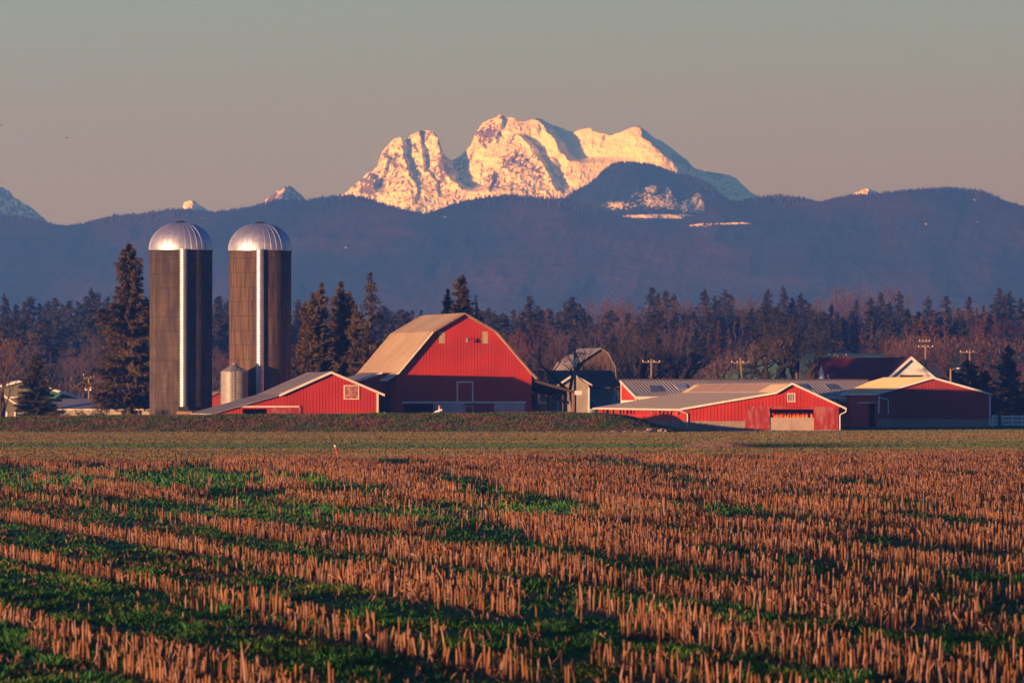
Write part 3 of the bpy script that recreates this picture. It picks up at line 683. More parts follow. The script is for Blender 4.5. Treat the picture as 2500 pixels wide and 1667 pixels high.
for (a, b, c_, d_), mt_ in (((1583,943),(1607,942.6),(1618,956),(1591,958)), SKYL), (((1645,940),(1672,939.6),(1681,951),(1657,952)), SKYL2), (((1945,939),(1965,938.6),(1978,951),(1956,952)), SKYL), (((2013,939),(2035,938.6),(2048,951),(2024,952)), SKYL):
    Q = [rp(*a), rp(*b), rp(*c_), rp(*d_)]; Q = [v + Vector((0, -0.03, 0.07)) for v in Q]
    mb = MB(); mb.add([tuple(v) for v in Q] + [tuple(v - Vector((0, 0, 0.05))) for v in Q], [(0,1,2,3),(4,7,6,5),(0,4,5,1),(1,5,6,2),(2,6,7,3),(3,7,4,0)]); mb.build('skylight', mt_, root)
mb = MB(); mb.box(-0.2, yB-0.1, zB-0.05, W, yB+0.12, zB+0.12); mb.build('ridge_cap', BROWNR, root)
mb = MB()
mb.add([(0,0,0),(0,yB,0),(0,yB,zB-0.12),(0,0,zf-0.12),(0.12,0,0),(0.12,yB,0),(0.12,yB,zB-0.12),(0.12,0,zf-0.12)], [(0,3,2,1),(4,5,6,7),(0,1,5,4),(1,2,6,5),(2,3,7,6),(3,0,4,7)])
mb.box(0.13, yB-0.12, 0, W, yB, zB-0.13); mb.box(W*0.1, 3.0, 0, W, 3.1, zf)
mb.build('wall', RED, root)
mb = MB(); mb.box(-0.04, yB-0.08, 0, 0.04, yB+0.06, zB-0.05); mb.box(-0.05, -0.05, 0, 0.05, 0.1, zf-0.15)
mb.add([(-.05,-0.3,zf-0.2),(-.05,yB,zB-0.18),(-.05,yB,zB+.02),(-.05,-0.3,zf+.02),(-.17,-0.3,zf-0.2),(-.17,yB,zB-0.18),(-.17,yB,zB+.02),(-.17,-0.3,zf+.02)], [(0,3,2,1),(4,5,6,7),(0,1,5,4),(1,2,6,5),(2,3,7,6),(3,0,4,7)])
mb.box(-0.06, 0.3, 2.35, -0.002, yB-0.2, 2.6)
mb.build('corner_trim', CREAM, root)
mb = MB(); mb.box(-0.15, -0.44, zf-0.28, W*0.98, -0.31, zf-0.02); mb.build('fascia_board', CREAM, root)
for xx in (0.35, 4.0, 8.0, 12.0, 16.0, 20.0): MB().box(xx-0.1, -0.2, 0, xx+0.1, 0.0, zf-0.18).build('post', CREAM, root)

# ================================================================== RIGHT BARN
fr_ = Fr(2144, 543)
root = fr_.thing('barn', 'wide low red barn at the right end of the farm beside the white fence', 'barn')
oh = -0.3
O = [fr_.loc(x, y, oh) for x, y in [(2138.8,961.5),(2277.8,920.8),(2420.5,961.5)]]
L = 15.0
P = [(x, z-0.12) for x, z in O]
f = lambda px, py: fr_.loc(px, py)
xR = f(2417,1000)[0]; zc = f(2200,1023)[1]
mb = MB(); wall_grid(mb, 0, xR, 0, P, 0); wall_grid(mb, 0, xR, L, P, 0, flip=-1)
et = top_at(P, 0)
dy0 = fr_.side(2136, 1000)[0]; dy1 = fr_.side(2120, 1000)[0]
wall_grid(mb, 0.125, L-0.125, 0, [(0, et), (L, et)], 0, [(dy0, dy1, 0, fr_.side(2130, 985)[1])], axis='x')
wall_grid(mb, 0.125, L-0.125, xR, [(0, top_at(P, xR)), (L, top_at(P, xR))], 0, axis='x', flip=-1)
ribs(mb, 0, xR, 0, P, zc, 0.30)
mb.build('wall', RED2, root)
mb = gable_roof(O, oh, L+0.3, 0.10)
for sgn, (pa, pb) in ((0, (O[0], O[1])), (1, (O[1], O[2]))):
    k = oh + 0.3
    while k < L:
        mb.slab((pa[0], pa[1]+0.045), (pb[0], pb[1]+0.045), k, k+0.07, 0.044); k += 0.6
mb.build('roof', TANR, root)
strip(O, oh-0.06, oh-0.002, 0.04, 0.14).build('rake_trim', WHITE, root)
mb = MB(); mb.box(-0.02, -0.06, 1.35, 0.14, -0.03, O[0][1]-0.2); mb.build('corner_trim', WHITE, root)
mb = MB(); mb.box(xR-0.09, -0.06, 0.3, xR+0.05, -0.03, O[2][1]-0.2); mb.tube([(xR+0.02,-0.1,0.4),(xR+0.12,-0.15,0.2),(xR+0.3,-0.2,0.05)], 0.06, 6); mb.build('corner_trim', WHITE, root)
mb = MB(); mb.tube([(0.15,-0.1,O[0][1]-0.35),(0.45,-0.1,O[0][1]-0.42),(0.95,-0.1,O[0][1]-0.5),(0.98,-0.1,O[0][1]-0.7),(0.98,-0.1,1.35)], 0.055, 8); mb.build('downspout', WHITE, root)
mb = MB(); mb.box(0, -0.04, 0, xR, -0.001, zc); mb.build('foundation', CONC, root)
mb = MB(); mb.tube([(O[0][0]-0.07, oh, O[0][1]-0.08),(O[0][0]-0.07, 11, O[0][1]-0.08)], 0.07, 8); mb.build('gutter', WHITE, root)
mb = MB(); mb.box(-0.14, dy0-0.1, fr_.side(2130, 984)[1], -0.02, dy1+3.0, fr_.side(2130, 982)[1]); mb.build('door_track', WHITE, root)
# recess with canopy and gate, left of the right barn
root = thing('canopy', (*[fg.O[i] for i in (0,)], fg.O[1], 0), fg.r, 'small pale canopy over the dark gap left of the right barn', 'canopy')
c0 = fg.loc(2050, 974, -0.9)[0]; c1 = fg.loc(2099, 978, -0.9)[0]; cz = fg.loc(2070, 974, -0.9)[1]
mb = MB(); mb.box(c0, -1.3, cz-0.25, c1, -0.6, cz); mb.build('roof', LILAC, root)
mb = MB(); mb.box(c0, -0.7, 0, c0+0.1, -0.6, cz-0.26); mb.build('post', WOOD, root); MB().box(c1-0.1, -0.7, 0, c1, -0.6, cz-0.26).build('post', WOOD, root)
gt = thing('farm_gate', (fg.O[0], fg.O[1], 0), fg.r, 'dark slatted pipe gate across the gap beside the right barn', 'gate')
g0 = fg.loc(2056, 1030, -2)[0]; g1 = fg.loc(2112, 1030, -2)[0]
for k in range(6): MB().tube([(g0, -2, 0.25+k*0.22), (g1, -2, 0.25+k*0.22)], 0.025, 6).build('rail', STEEL2, gt)
for xx in (g0, (g0+g1)/2, g1): MB().tube([(xx, -2, 0), (xx, -2, 1.5)], 0.04, 6).build('post', STEEL2, gt)

# ================================================================== SILOS
def silo(px, D, R, ztop, seed, lab, chute_px, chute_bot, hseed, SM=None):
    x = atx(px, D)
    root = thing('silo', (x, D, 0), 0, lab, 'silo', 'twin concrete silos')
    rng = random.Random(hseed); z = 0.9
    while z < ztop - 0.5:
        mb = MB(); mb.lathe([(R+0.002, z-0.02), (R+0.022, z-0.02), (R+0.022, z+0.02), (R+0.002, z+0.02)], 96); mb.build('hoop', DARK, root, True)
        z += 1.42
    # vertical joints of the precast blocks
    mb = MB(); mb.lathe([(R, 0), (R, ztop), (R*0.98, ztop)], 96); nf_ = len(mb.f); z = 0.9; r0 = 0
    while z < ztop:
        for k in range(12):
            if rng.random() < 0.35: continue
            a = 2*math.pi*(k + 0.5*(r0 % 2))/12 + 0.2
            c, s = math.cos(a)*(R+0.004), math.sin(a)*(R+0.004)
            mb.box(c-0.012, s-0.012, z, c+0.012, s+0.012, min(z+1.38, ztop))
        z += 1.42; r0 += 1
    sw_ = mb.build('stave_wall', SM or STAVE, root, False, DARK, nf_)
    for i_ in range(nf_): sw_.data.polygons[i_].use_smooth = True
    # dome of metal gores
    Hd = R * 0.86; dm = MB(); prof = []
    for k in range(19):
        t = k/18*math.pi/2; prof.append(((R+0.06)*math.cos(t)**0.92 + 0.0, ztop + 0.08 + Hd*math.sin(t)))
    prof = [(R+0.06, ztop-0.05)] + prof; dm.lathe(prof, 96); d = dm.build('dome', STEEL, root, True)
    sm = MB()
    for k in range(32):
        a = 2*math.pi*k/32
        sm.tube([((r_+0.01)*math.cos(a), (r_+0.01)*math.sin(a), z_) for r_, z_ in prof[1:-1:2]], 0.028, 4)
    sm.build('dome_seams', STEEL, d)
    cp = MB(); cp.lathe([(0.62, ztop+0.08+Hd-0.14), (0.55, ztop+0.08+Hd+0.04), (0.3, ztop+0.08+Hd+0.13), (0.0, ztop+0.08+Hd+0.16)], 24); cp.build('vent_cap', DARK, d, True)
    rm = MB(); rm.lathe([(R+0.01, ztop-0.12), (R+0.09, ztop-0.12), (R+0.09, ztop-0.03), (R+0.01, ztop-0.03)], 96); rm.build('rim', DARK, root, True)
    # chute: half-round metal tube with ring ribs on the front
    off = (chute_px - px) * D / F; ang = math.asin(off / R); cr = 0.385
    po = 0.22 if chute_bot > 0.5 else 0.12
    cx, cy = (R+po)*math.sin(ang), -(R+po)*math.cos(ang)
    ch = MB(); pr = []; z = chute_bot
    while z < ztop - 0.05:
        pr += [(cr, z), (cr, z+0.22), (cr+0.022, z+0.25), (cr, z+0.28)]; z += 0.30
    ch.lathe(pr, 32, (cx, cy)); co = ch.build('chute', STEEL, root, True)
    if chute_bot > 0.5:
        b = MB(); b.box(cx-0.5, cy-0.4, chute_bot-0.35, cx+0.5, cy+0.3, chute_bot-0.02); b.build('chute_collar', DARK, root)
        b = MB(); b.box(cx-0.6, cy-0.9, 0, cx+0.9, cy+0.2, chute_bot-0.5); b.build('chute_hood', WOOD, root)
    return root
silo(441.5, 566, 3.12, at(441, 609, 563)[2], 1, 'left concrete silo with domed metal roof, standing beside the tall spruce', 451.5, at(450, 992, 563)[2], 3)
silo(635, 560, 3.06, at(635, 610.5, 557)[2], 2, 'right concrete silo with domed metal roof, half hidden by the small bin', 638, 0.3, 5, STAVE2)
# small bin
x = atx(572, 554.5); root = thing('grain_bin', (x, 554.5, 0), 0, 'small corrugated steel grain bin with cone roof in front of the right silo', 'grain bin')
ze = at(572, 907, 554.5)[2]; za = at(572, 888, 554.5)[2]; R = 33*554.5/F
mb = MB(); pr = []; z = 0.0
while z < ze: pr += [(R, z), (R+0.012, z+0.06)]; z += 0.12
pr.append((R, ze)); mb.lathe(pr, 48); mb.build('bin_wall', STEEL2, root, True)
mb = MB(); mb.lathe([(R+0.05, ze-0.05), (R+0.05, ze), (0.22, za-0.08)], 24); mb.build('cone_roof', STEEL2, root)
mb = MB(); mb.lathe([(0.24, za-0.12), (0.24, za+0.02), (0.12, za+0.1), (0, za+0.12)], 12); mb.build('cap', STEEL2, root)
mb = MB()
for sx in (-0.17, 0.17): mb.tube([(-0.1+sx, -R-0.12, 0), (-0.1+sx, -R-0.12, ze+0.05), (-0.05+sx*.8, -0.3, za-0.05)], 0.022, 5)
for k in range(18): mb.tube([(-0.27, -R-0.12, 0.3+k*0.29), (0.07, -R-0.12, 0.3+k*0.29)], 0.016, 4)
mb.build('ladder', DARK, root)

# ================================================================== HOUSES
def simple_roof(mb, x0, x1, y0, y1, ze, zr_, axis, ohg=0.3, th=0.15):
    if axis == 'x':   # ridge runs along x
        ym = (y0+y1)/2
        for (ya, yb) in ((y0-ohg, ym), (y1+ohg, ym)):
            z_e = ze - ohg*(zr_-ze)/((y1-y0)/2)
            v = [(x0-ohg,ya,z_e),(x1+ohg,ya,z_e),(x1+ohg,yb,zr_),(x0-ohg,yb,zr_)]
            mb.add(v + [(a,b,c-th) for a,b,c in v], [(0,1,2,3),(4,7,6,5),(0,4,5,1),(1,5,6,2),(2,6,7,3),(3,7,4,0)])
# maroon roofed house
fh = Fr(2160, 636, rad(14))
root = fh.thing('house', 'white house with steep maroon roof behind the right barn', 'house')
O = [fh.loc(x, y, -0.3) for x, y in [(2155,933),(2225,871),(2296,933)]]
O = [(O[0][0] - (O[1][0]-O[0][0])*0.25, O[0][1] - (O[1][1]-O[0][1])*0.25), O[1], (O[2][0] + (O[2][0]-O[1][0])*0.25, O[2][1] - (O[1][1]-O[2][1])*0.25)]
P = [(x, z-0.15) for x, z in O]
wx0, wx1 = O[0][0]+0.5, O[2][0]-0.5
wn = (fh.loc(2198,920)[0], fh.loc(2252,920)[0], fh.loc(2200,925)[1]-1.0, fh.loc(2200,916.5)[1])
mb = MB(); wall_grid(mb, wx0, wx1, 0, P, 0, [wn]); wall_grid(mb, wx0, wx1, 7, P, 0, flip=-1)
wall_grid(mb, 0.125, 6.875, wx0, [(0, top_at(P, wx0)), (7, top_at(P, wx0))], 0, axis='x'); wall_grid(mb, 0.125, 6.875, wx1, [(0, top_at(P, wx1)), (7, top_at(P, wx1))], 0, axis='x', flip=-1)
zrg = O[1][1]; zeg = O[0][1] + 0.1
XL = fh.loc(2008, 873, 5)[0]
mb.add([(XL,1.9,0),(XL,8.1,0),(XL,8.1,zeg),(XL,5,zrg-0.2),(XL,1.9,zeg),(XL+.15,1.9,0),(XL+.15,8.1,0),(XL+.15,8.1,zeg),(XL+.15,5,zrg-0.2),(XL+.15,1.9,zeg)], [(0,4,3,2,1),(5,6,7,8,9),(0,1,6,5),(1,2,7,6),(2,3,8,7),(3,4,9,8),(4,0,5,9)])
mb.box(XL+0.2, 2.0, 0, wx0-0.01, 2.12, zeg)
mb.build('wall', WHITE, root)
gable_roof(O, -0.3, 7.2, 0.18).build('wing_roof', MAROON, root)
mb = MB(); simple_roof(mb, XL, O[1][0]-0.3, 2.0, 8.0, zeg, zrg-0.06, 'x', 0.35); mb.build('roof', MAROON, root)
strip(O, -0.38, -0.302, 0.06, 0.28).build('rake_trim', WHITE, root)
w1 = MB().box(wn[0], 0.05, wn[2], wn[1], 0.09, wn[3]).build('window', GLASS, root)
mb = MB(); frame(mb, wn[0], wn[1], wn[2], wn[3], 0, 0.08, 0.05); mb.build('window_frame', WOOD, w1)
y0_ = 4.4; w2 = MB().box(XL-0.03, y0_, zeg-1.4, XL-0.01, y0_+1.2, zeg-0.1).build('window', GLASS, root)
# old gambrel barn behind
fo = Fr(1416, 640, rad(14))
root = fo.thing('old_barn', 'old grey gambrel barn with brown gable wall, half hidden by bare trees', 'barn')
O = [fo.loc(x, y, -0.3) for x, y in [(1392,921),(1414,884),(1466.8,849),(1485,860),(1502,892),(1506,921)]]
P = [(x, z-0.15) for x, z in O]
L = 9.5; a, b = O[0][0]+0.3, O[-1][0]-0.3
mb = MB(); wall_grid(mb, a, b, 0, P, 0); wall_grid(mb, a, b, L, P, 0, flip=-1)
for xx, fp in ((a, 1), (b, -1)): wall_grid(mb, 0.125, L-0.125, xx, [(0, top_at(P, xx)), (L, top_at(P, xx))], 0, axis='x', flip=fp)
mb.build('wall', OLDW, root)
gable_roof(O, -0.3, L+0.3, 0.15).build('roof', GALV2, root)
strip(O[:3], -0.36, -0.302, 0.02, 0.10).build('rake_trim', BEIGEW, root)
# brown roofed house with porch gable
fp = Fr(1438, 600, rad(14))
root = fp.thing('house', 'beige farmhouse with brown roof and small front gable right of the lean-to', 'house')
f = fp.loc
g = [f(1352,945,-0.3), f(1400,913,-0.3), f(1447,940,-0.3)]
pr = [(x, z-0.12) for x, z in g]
mb = MB(); wall_grid(mb, g[0][0]+0.4, 0.0, 0, pr, 0); mb.build('wall', BEIGEW, root); mb = MB(); mb.box(0.0-0.12, 0.13, 0, 0.0, 6.9, pr[2][1]-0.1); mb.build('wall', BEIGEW, root); mb = MB(); mb.box(g[0][0]+.4, 7, 0, f(1500,930,7)[0], 7.12, 4.2)
mb.build('wall', BEIGEW, root)
gable_roof(g, -0.3, 6.5, 0.14).build('porch_roof', BROWNR, root)
strip(g, -0.36, -0.302, 0.04, 0.2).build('rake_trim', CREAM, root)
mb = MB(); r0 = f(1330,941,1.5); rz = f(1400,904,5)[1]
simple_roof(mb, f(1320,940,2)[0], f(1505,930,2)[0], 1.6, 8.5, r0[1], rz, 'x', 0.3); mb.build('roof', BROWNR, root)
mb = MB(); mb.box(0.02, 1.7, 0, f(1465,940,1.7)[0], 1.85, r0[1]); mb.build('side_wall', BLUEW, root)
MB().box(-0.1, -0.06, 0, 0.05, -0.002, pr[2][1]-0.15).build('corner_trim', WHITE, root)
x0_, z0_ = f(1441, 977, 1.68); x1_ = f(1448, 990, 1.68)[0]
dd = MB().box(x0_, 1.62, 0.6, x1_, 1.68, z0_-0.05).build('door', DARK, root)
mb = MB(); frame(mb, x0_, x1_, 0.6, z0_-0.05, 1.69, 0.08, 0.1); mb.build('door_frame', WHITE, dd)
mb = MB(); ra, rb = f(1438,1000,-3)[0], f(1462,1000,-3)[0]
mb.box(ra, -3.05, 1.55, rb, -2.97, 1.65); mb.box(ra, -3.05, 0.75, rb, -2.97, 0.83)
for k in range(8): mb.box(ra+k*(rb-ra)/7-.03, -3.04, 0.0 if k in (0,7) else .75, ra+k*(rb-ra)/7+.03, -2.98, 1.6)
mb.build('porch_railing', WHITE, root)
# blue tarpaulin shelter and pointed blue playhouse
ft = Fr(1462, 575, rad(14))
root = ft.thing('tarp_shelter', 'low shelter with bright blue roof left of the long shed', 'shelter')
a = ft.loc(1462, 995); b = ft.loc(1518, 995); t = ft.loc(1466, 984, 1.5); 
mb = MB(); simple_roof(mb, a[0], b[0], 0, 2.6, a[1], t[1], 'x', 0.15, 0.06); mb.build('roof', M('blue_tarp', (0.04,0.12,0.26), None, 1, 0.6), root)
mb = MB(); mb.box(a[0]+.1, 0.1, 0, b[0]-.1, 0.16, a[1]-0.1); mb.build('wall', BEIGEW, root)
fq = Fr(1496, 578, rad(14)); root = fq.thing('play_hut', 'narrow light blue pointed hut against the red end wall of the long shed', 'hut')
a = fq.loc(1497, 984); b = fq.loc(1514, 984); t = fq.loc(1508, 946)
mb = MB(); mx = (a[0]+b[0])/2+0.1
mb.add([(a[0],0,1.5),(b[0],0,1.5),(b[0],1.2,1.5),(a[0],1.2,1.5),(mx,0.6,t[1])], [(0,1,4),(1,2,4),(2,3,4),(3,0,4),(0,3,2,1)]); mb.build('spire', BLUEP, root)
mb = MB(); mb.box(a[0]+.1,.1,0,b[0]-.1,1.1,1.49); mb.build('wall', BLUEW, root)
# ---- left background farm
f1 = Fr(0, 600, rad(10)); 
root = f1.thing('farm_shop', 'olive green gabled farm building at the left edge behind the small fir', 'farm building')
f = f1.loc
O = [f(-75,955,-0.3), f(10,939,-0.3), f(55,927,-0.3), f(100,938,-0.3), f(130,950,-0.3), f(208,973,-0.3)]
P = [(x, z-0.12) for x, z in O]; L = 9
mb = MB(); wall_grid(mb, O[0][0]+.3, f(66,960)[0], 0, P, 0); wall_grid(mb, O[0][0]+.3, O[-1][0]-.3, L, P, 0, flip=-1); mb.build('wall', GREENW, root)
mb = MB(); wall_grid(mb, f(66,960)[0]+0.01, O[-1][0]-.3, 0, P, 0); mb.build('wing_wall', TEALW, root)
gable_roof(O, -0.3, L, 0.12).build('roof', LILAC, root)
strip(O, -0.36, -0.302, 0.05, 0.2).build('rake_trim', WHITE, root)
MB().box(f(25,970)[0], -0.06, f(30,971.5)[1], f(60,970)[0], -0.005, f(30,969.5)[1]+.06).build('ledge', CREAM, root)
f2 = Fr(0, 588, rad(10)); f = f2.loc
root = f2.thing('garage', 'low tan garage with white doors in the left corner of the farm', 'garage')
O = [f(-70,990,-0.3), f(-20,950,-0.3), f(3,960,-0.3), f(56,997,-0.3)]; P = [(x, z-0.12) for x, z in O]
mb = MB(); wall_grid(mb, O[0][0]+.2, O[-1][0]-.2, 0, P, 0); mb.build('wall', GREENW, root)
gable_roof(O, -0.3, 6, 0.12).build('roof', BROWNR, root)
strip(O, -0.36, -0.302, 0.04, 0.18).build('rake_trim', CREAM, root)
for a_, b_, mt_ in ((-2,13,WHITE),(20,33,WOOD)):
    d_ = MB().box(f(a_,1010)[0], -0.08, 0.1, f(b_,1010)[0], -0.02, f(5,1007)[1]).build('garage_door', mt_, root)
for a_ in (16, 36): MB().box(f(a_,1010)[0]-.08, -0.1, 0, f(a_,1010)[0]+.08, -0.02, f(5,1005)[1]).build('post', WHITE, root)
f3 = Fr(125, 580, rad(3)); f = f3.loc
root = f3.thing('poultry_shed', 'long beige shed with pale lilac metal roof left of the left silo', 'shed')
a = f(125, 998); b = f(372, 998); t = f(140, 973, 6)
mb = MB(); simple_roof(mb, a[0], b[0], 0, 12, a[1], t[1], 'x', 0.2, 0.1); mb.build('roof', LILAC, root)
mb = MB(); mb.box(a[0], 0, 0, b[0], 0.12, a[1]-0.02); mb.build('wall', BEIGEW, root)
mb = MB(); mb.box(f(296,1010)[0], -0.06, 0.2, f(312,1010)[0], -0.005, f(300,1003)[1]); mb.build('door', DARK, root)
mb = MB(); mb.box(a[0], -0.32, a[1]-0.12, b[0], -0.22, a[1]-0.0); mb.build('fascia_board', CREAM, root)
# background shed seen low behind silo 1 / bin
f4 = Fr(515, 575, rad(10)); f = f4.loc; root = f4.thing('back_shed', 'dark red shed glimpsed between the two silos', 'shed')
O = [f(480,985,-0.2), f(535,955,-0.2), f(590,985,-0.2)]; P = [(x,z-.1) for x,z in O]
mb = MB(); wall_grid(mb, O[0][0]+.2, O[-1][0]-.2, 0, P, 0); mb.build('wall', RED2, root)
gable_roof(O, -0.2, 8, 0.1).build('roof', GALV2, root)
# no shed is added off frame: the cattle shed itself shades the right barn
# ================================================================== GRASS BANK
BANKM = M('bank_soil_grass', (0.030, 0.036, 0.012), (0.075, 0.042, 0.024), 0.25, 0.95, bump=0.8, bscale=2.0, st=(1, 1, 2), c3=(0.03, 0.05, 0.012), scale3=0.5, coord='World')
def bank_top(x):      # height of the crest
    px = 1250 + np.asarray(x, float) / 491 * F
    z = np.interp(px, [-400, 0, 400, 900, 1350, 1470, 1530, 1570, 1600, 1650, 1700], [1.0, 1.07, 1.27, 1.37, 1.46, 1.43, 1.22, 0.86, 0.45, 0.16, 0.0])
    return z
def bank_z(x, y):
    t = (np.asarray(y, float) - 474) / 17.0
    s = np.where(t < 1, sstep(0, 1, t), 1 - sstep(1.05, 1.75, t))
    return bank_top(x) * s + 0.10 * (fbm(np.asarray(x) / 2.2, np.asarray(y) / 2.2, 4, 8) - 0.5) * (s > 0.02) * (bank_top(x) > 0.1)
xs = np.linspace(-90, 16.2, 360); ys = np.linspace(473.5, 504.5, 70)
o = sheet('grass_bank', xs, ys, lambda x, y: np.maximum(bank_z(x, y), -0.05) + 0.006, BANKM)
# ================================================================== GRASSES
def blades(pos, h, wd, rng, lean=0.35):
    """one bent-free triangular blade per position"""
    n = len(pos); a = rng.uniform(0, 2*np.pi, n); l = rng.normal(0, lean, (n, 2)) * h[:, None]
    b = np.stack([np.cos(a), np.sin(a), 0*a], -1) * wd[:, None] * 0.5
    T = np.empty((n, 3, 3)); T[:, 0] = pos - b; T[:, 1] = pos + b; T[:, 2] = pos + np.stack([l[:, 0], l[:, 1], h], -1)
    T[:, 0, 2] -= 0.02; T[:, 1, 2] -= 0.02
    return T
def screen_points(rng, n, D0, D1, pw=1.5, marg=1.12, x0=None):
    """random ground points, denser near the camera, covering the view cone and a margin"""
    u = rng.random(n); e = 1 - pw
    D = (D0**e + u * (D1**e - D0**e))**(1/e)
    return rng.uniform(-1, 1, n) * (0.09 * D * marg + 3.5), D
def grass_obj(name, T, mat, tint, lab):
    V, Fc = soup(T); o = link(bpy.data.objects.new(name, mesh_np(name, V, Fc, mat, tint)))
    return tag(o, lab, kind='stuff')
LAWNM = M('lawn_blades', (0.25, 0.145, 0.065), (0.17, 0.125, 0.055), 0.05, 0.9, st=(0.3, 1.6, 1), coord='World', tint=(0.085, 0.125, 0.05), spec=0.05)
rng = np.random.default_rng(10)
x, D = screen_points(rng, 410000, 245, 474, 0.4, 1.15); k_ = D > edge_y(x) + .3; x, D = x[k_], D[k_]
k = (x > 16) | (D < 475)
h = rng.uniform(0.035, 0.095, len(x)) * (0.6 + 0.9*fbm(x/14, D/3.0, 4, 40)); wd = rng.uniform(0.05, 0.14, len(x))
tn = np.clip(2.4*(fbm(x/48, D/9.0, 5, 41)) - 0.72 + rng.normal(0, .15, len(x)) + 0.75*np.exp(-((D-352)/26)**2) - .15, 0, 1)
T1 = blades(np.stack([x, D, 0*x], -1), h, wd, rng, 0.5)
x, D = rng.uniform(10, 62, 60000), rng.uniform(474, 590, 60000)
T2 = blades(np.stack([x, D, 0*x], -1), rng.uniform(.04,.12,len(x)), rng.uniform(.06,.16,len(x)), rng, 0.5); tn2 = np.full(len(x), 0.5)
tn2 = np.clip(0.5 + rng.normal(0,.2,len(x)) + 0.5*(D > 500), 0, 1)
grass_obj('lawn_grass', np.concatenate([T1, T2]), LAWNM, np.concatenate([tn, tn2]), 'smooth olive and tan pasture grass between stubble and farm')
# bank grass
BG = M('bank_grass_blades', (0.17, 0.085, 0.045), (0.13, 0.075, 0.036), 0.3, 0.9, coord='World', tint=(0.075, 0.095, 0.02), spec=0.05)
n = 130000; x = rng.uniform(-62, 16, n); y = 474 + 20 * rng.random(n)**0.9
z = bank_z(x, y); hh = rng.uniform(0.05, 0.24, n) * (0.5 + 1.0*fbm(x/1.5, y/1.5, 3, 21)) * np.clip(bank_top(x)*2.5, .25, 1)
tn = np.clip((fbm(x/1.6, y/2.0, 5, 22) - 0.37)*4.5 + 0.35*(sstep(484, 490, y)) - 0.25*(x < -20)*(y < 484) + rng.normal(0,.15,n), 0, 1)
grass_obj('bank_grass', blades(np.stack([x, y, z], -1), hh, rng.uniform(.04,.13,n), rng, 0.5), BG, tn, 'rough green and rusty grass on the long bank in front of the barns')
# weeds between the stubble rows
RA = rad(12.5)
def uv(x, y): return x*math.cos(RA) + y*math.sin(RA), -x*math.sin(RA) + y*math.cos(RA)
def xy(u, s): return u*math.cos(RA) - s*math.sin(RA), u*math.sin(RA) + s*math.cos(RA)
SPACE = 0.76
STRIPS = [(1640,1238,2130,1302,.75),(2060,1332,2420,1382,.7),(1700,1348,1900,1388,.7),(1480,1392,1720,1442,.7),(1520,1290,1680,1318,.6),(1300,1240,1420,1262,.8),(2180,1262,2330,1282,.8),(2040,1188,2140,1202,1.0),(1640,1178,1750,1192,1.1),
          (1930,1400,2060,1440,.5),(2220,1560,2520,1610,.6),(1380,1560,1560,1620,.5),(330,1164,640,1226,1.1),(430,1148,620,1180,.9),(860,1122,1060,1146,1.6),(700,1166,900,1216,1.0),(1000,1160,1180,1190,.9),(1420,1130,1560,1142,1.6),(1750,1122,1900,1132,1.8),(1240,1480,1500,1560,.6),(1090,1300,1280,1350,.8),
          (760,1480,1130,1560,.5),(1700,1500,1850,1540,.45),(2300,1430,2500,1462,.45),(1150,1205,1330,1232,.8)]
def row_state(u, s):
    """(probability, height factor) of standing stalks at row coordinate u, distance s along the row"""
    i = np.round(u / SPACE); x, y = xy(u, s); px = 1250 + x / y * F
    n1 = fbm(i * 0.47, s / 26.0, 3, 60); n2 = fbm(i * 0.9, s / 7.0, 3, 61); n3 = fbm(u/5.0, s/22.0, 3, 62)
    left = 1 - sstep(-600, 500, px - 900 + (n3 - .5) * 900 + 2.0*(150 - y))
    strong = (np.mod(i + 2, 5) == 0) | (np.mod(i + 2, 5) == 4) & (n1 > 0.60) | (np.mod(i+2, 5) == 1) & (n1 > 0.78)
    pl = np.where(strong, 0.96, 0.34 * (n2 > 0.5) + 0.06); hl = np.where(strong, 1.0, 0.42)
    md = np.mod(i + 2, 5); st_ = (md == 0) | (md == 4) | (md == 1) & (n1 > 0.40) | (n1 > 0.70)
    pr = np.where(st_, np.where(n1 + 0.3*n2 > 0.50, 0.95, 0.25), 0.12 + 0.25*(n2 > .6)); hr = np.where(st_, 0.8 + 0.45*n2, 0.55)
    p = left * pl + (1 - left) * pr; h = left * hl + (1 - left) * hr
    far = sstep(150, 175, y)
    pf = np.where(st_ & (n1 + 0.15*n2 > 0.36) | (n1 > .56), 0.95, 0.10); p = p*(1-far) + pf*far; h = h*(1-far) + far*(0.85+.3*n2)
    band = np.exp(-((y - 146 - 5*np.sin(x/3.0)) / 11.0)**4) * sstep(1500, 1250, px) * sstep(0, 330, px)
    p = p * (1 - 0.95*band)
    blk = sstep(800, 460, px + 200*(n3-.5)) * sstep(165, 185, y) * sstep(238, 222, y)
    p = np.where(blk > 0.5, np.where((np.mod(i, 5) < 1) & (n2 > 0.45), 0.9, 0.03), p)
    for (pa, ya, pb, yb, wd_) in STRIPS:      # weedy gaps that run along the rows
        Da, Db = 42083/(ya-966), 42083/(yb-966); xa, xb = (pa-1250)/F*Da, (pb-1250)/F*Db
        t = np.clip(((x-xa)*(xb-xa) + (y-Da)*(Db-Da)) / ((xb-xa)**2 + (Db-Da)**2), 0, 1)
        dd = np.hypot(x - xa - t*(xb-xa), y - Da - t*(Db-Da)); p = np.where(dd < wd_*(.7+.6*n2), p*0.04, p)
    return p, h
WEED = M('weed_blades', (0.050, 0.165, 0.038), (0.070, 0.180, 0.036), 0.4, 0.9, coord='World', tint=(0.19, 0.22, 0.03), spec=0.05)
rng = np.random.default_rng(12)
x, D = screen_points(rng, 500000, 48, 292, 1.9, 1.15); k_ = D < edge_y(x); x, D = x[k_], D[k_]
u, s = uv(x, D); p, _ = row_state(u, s)
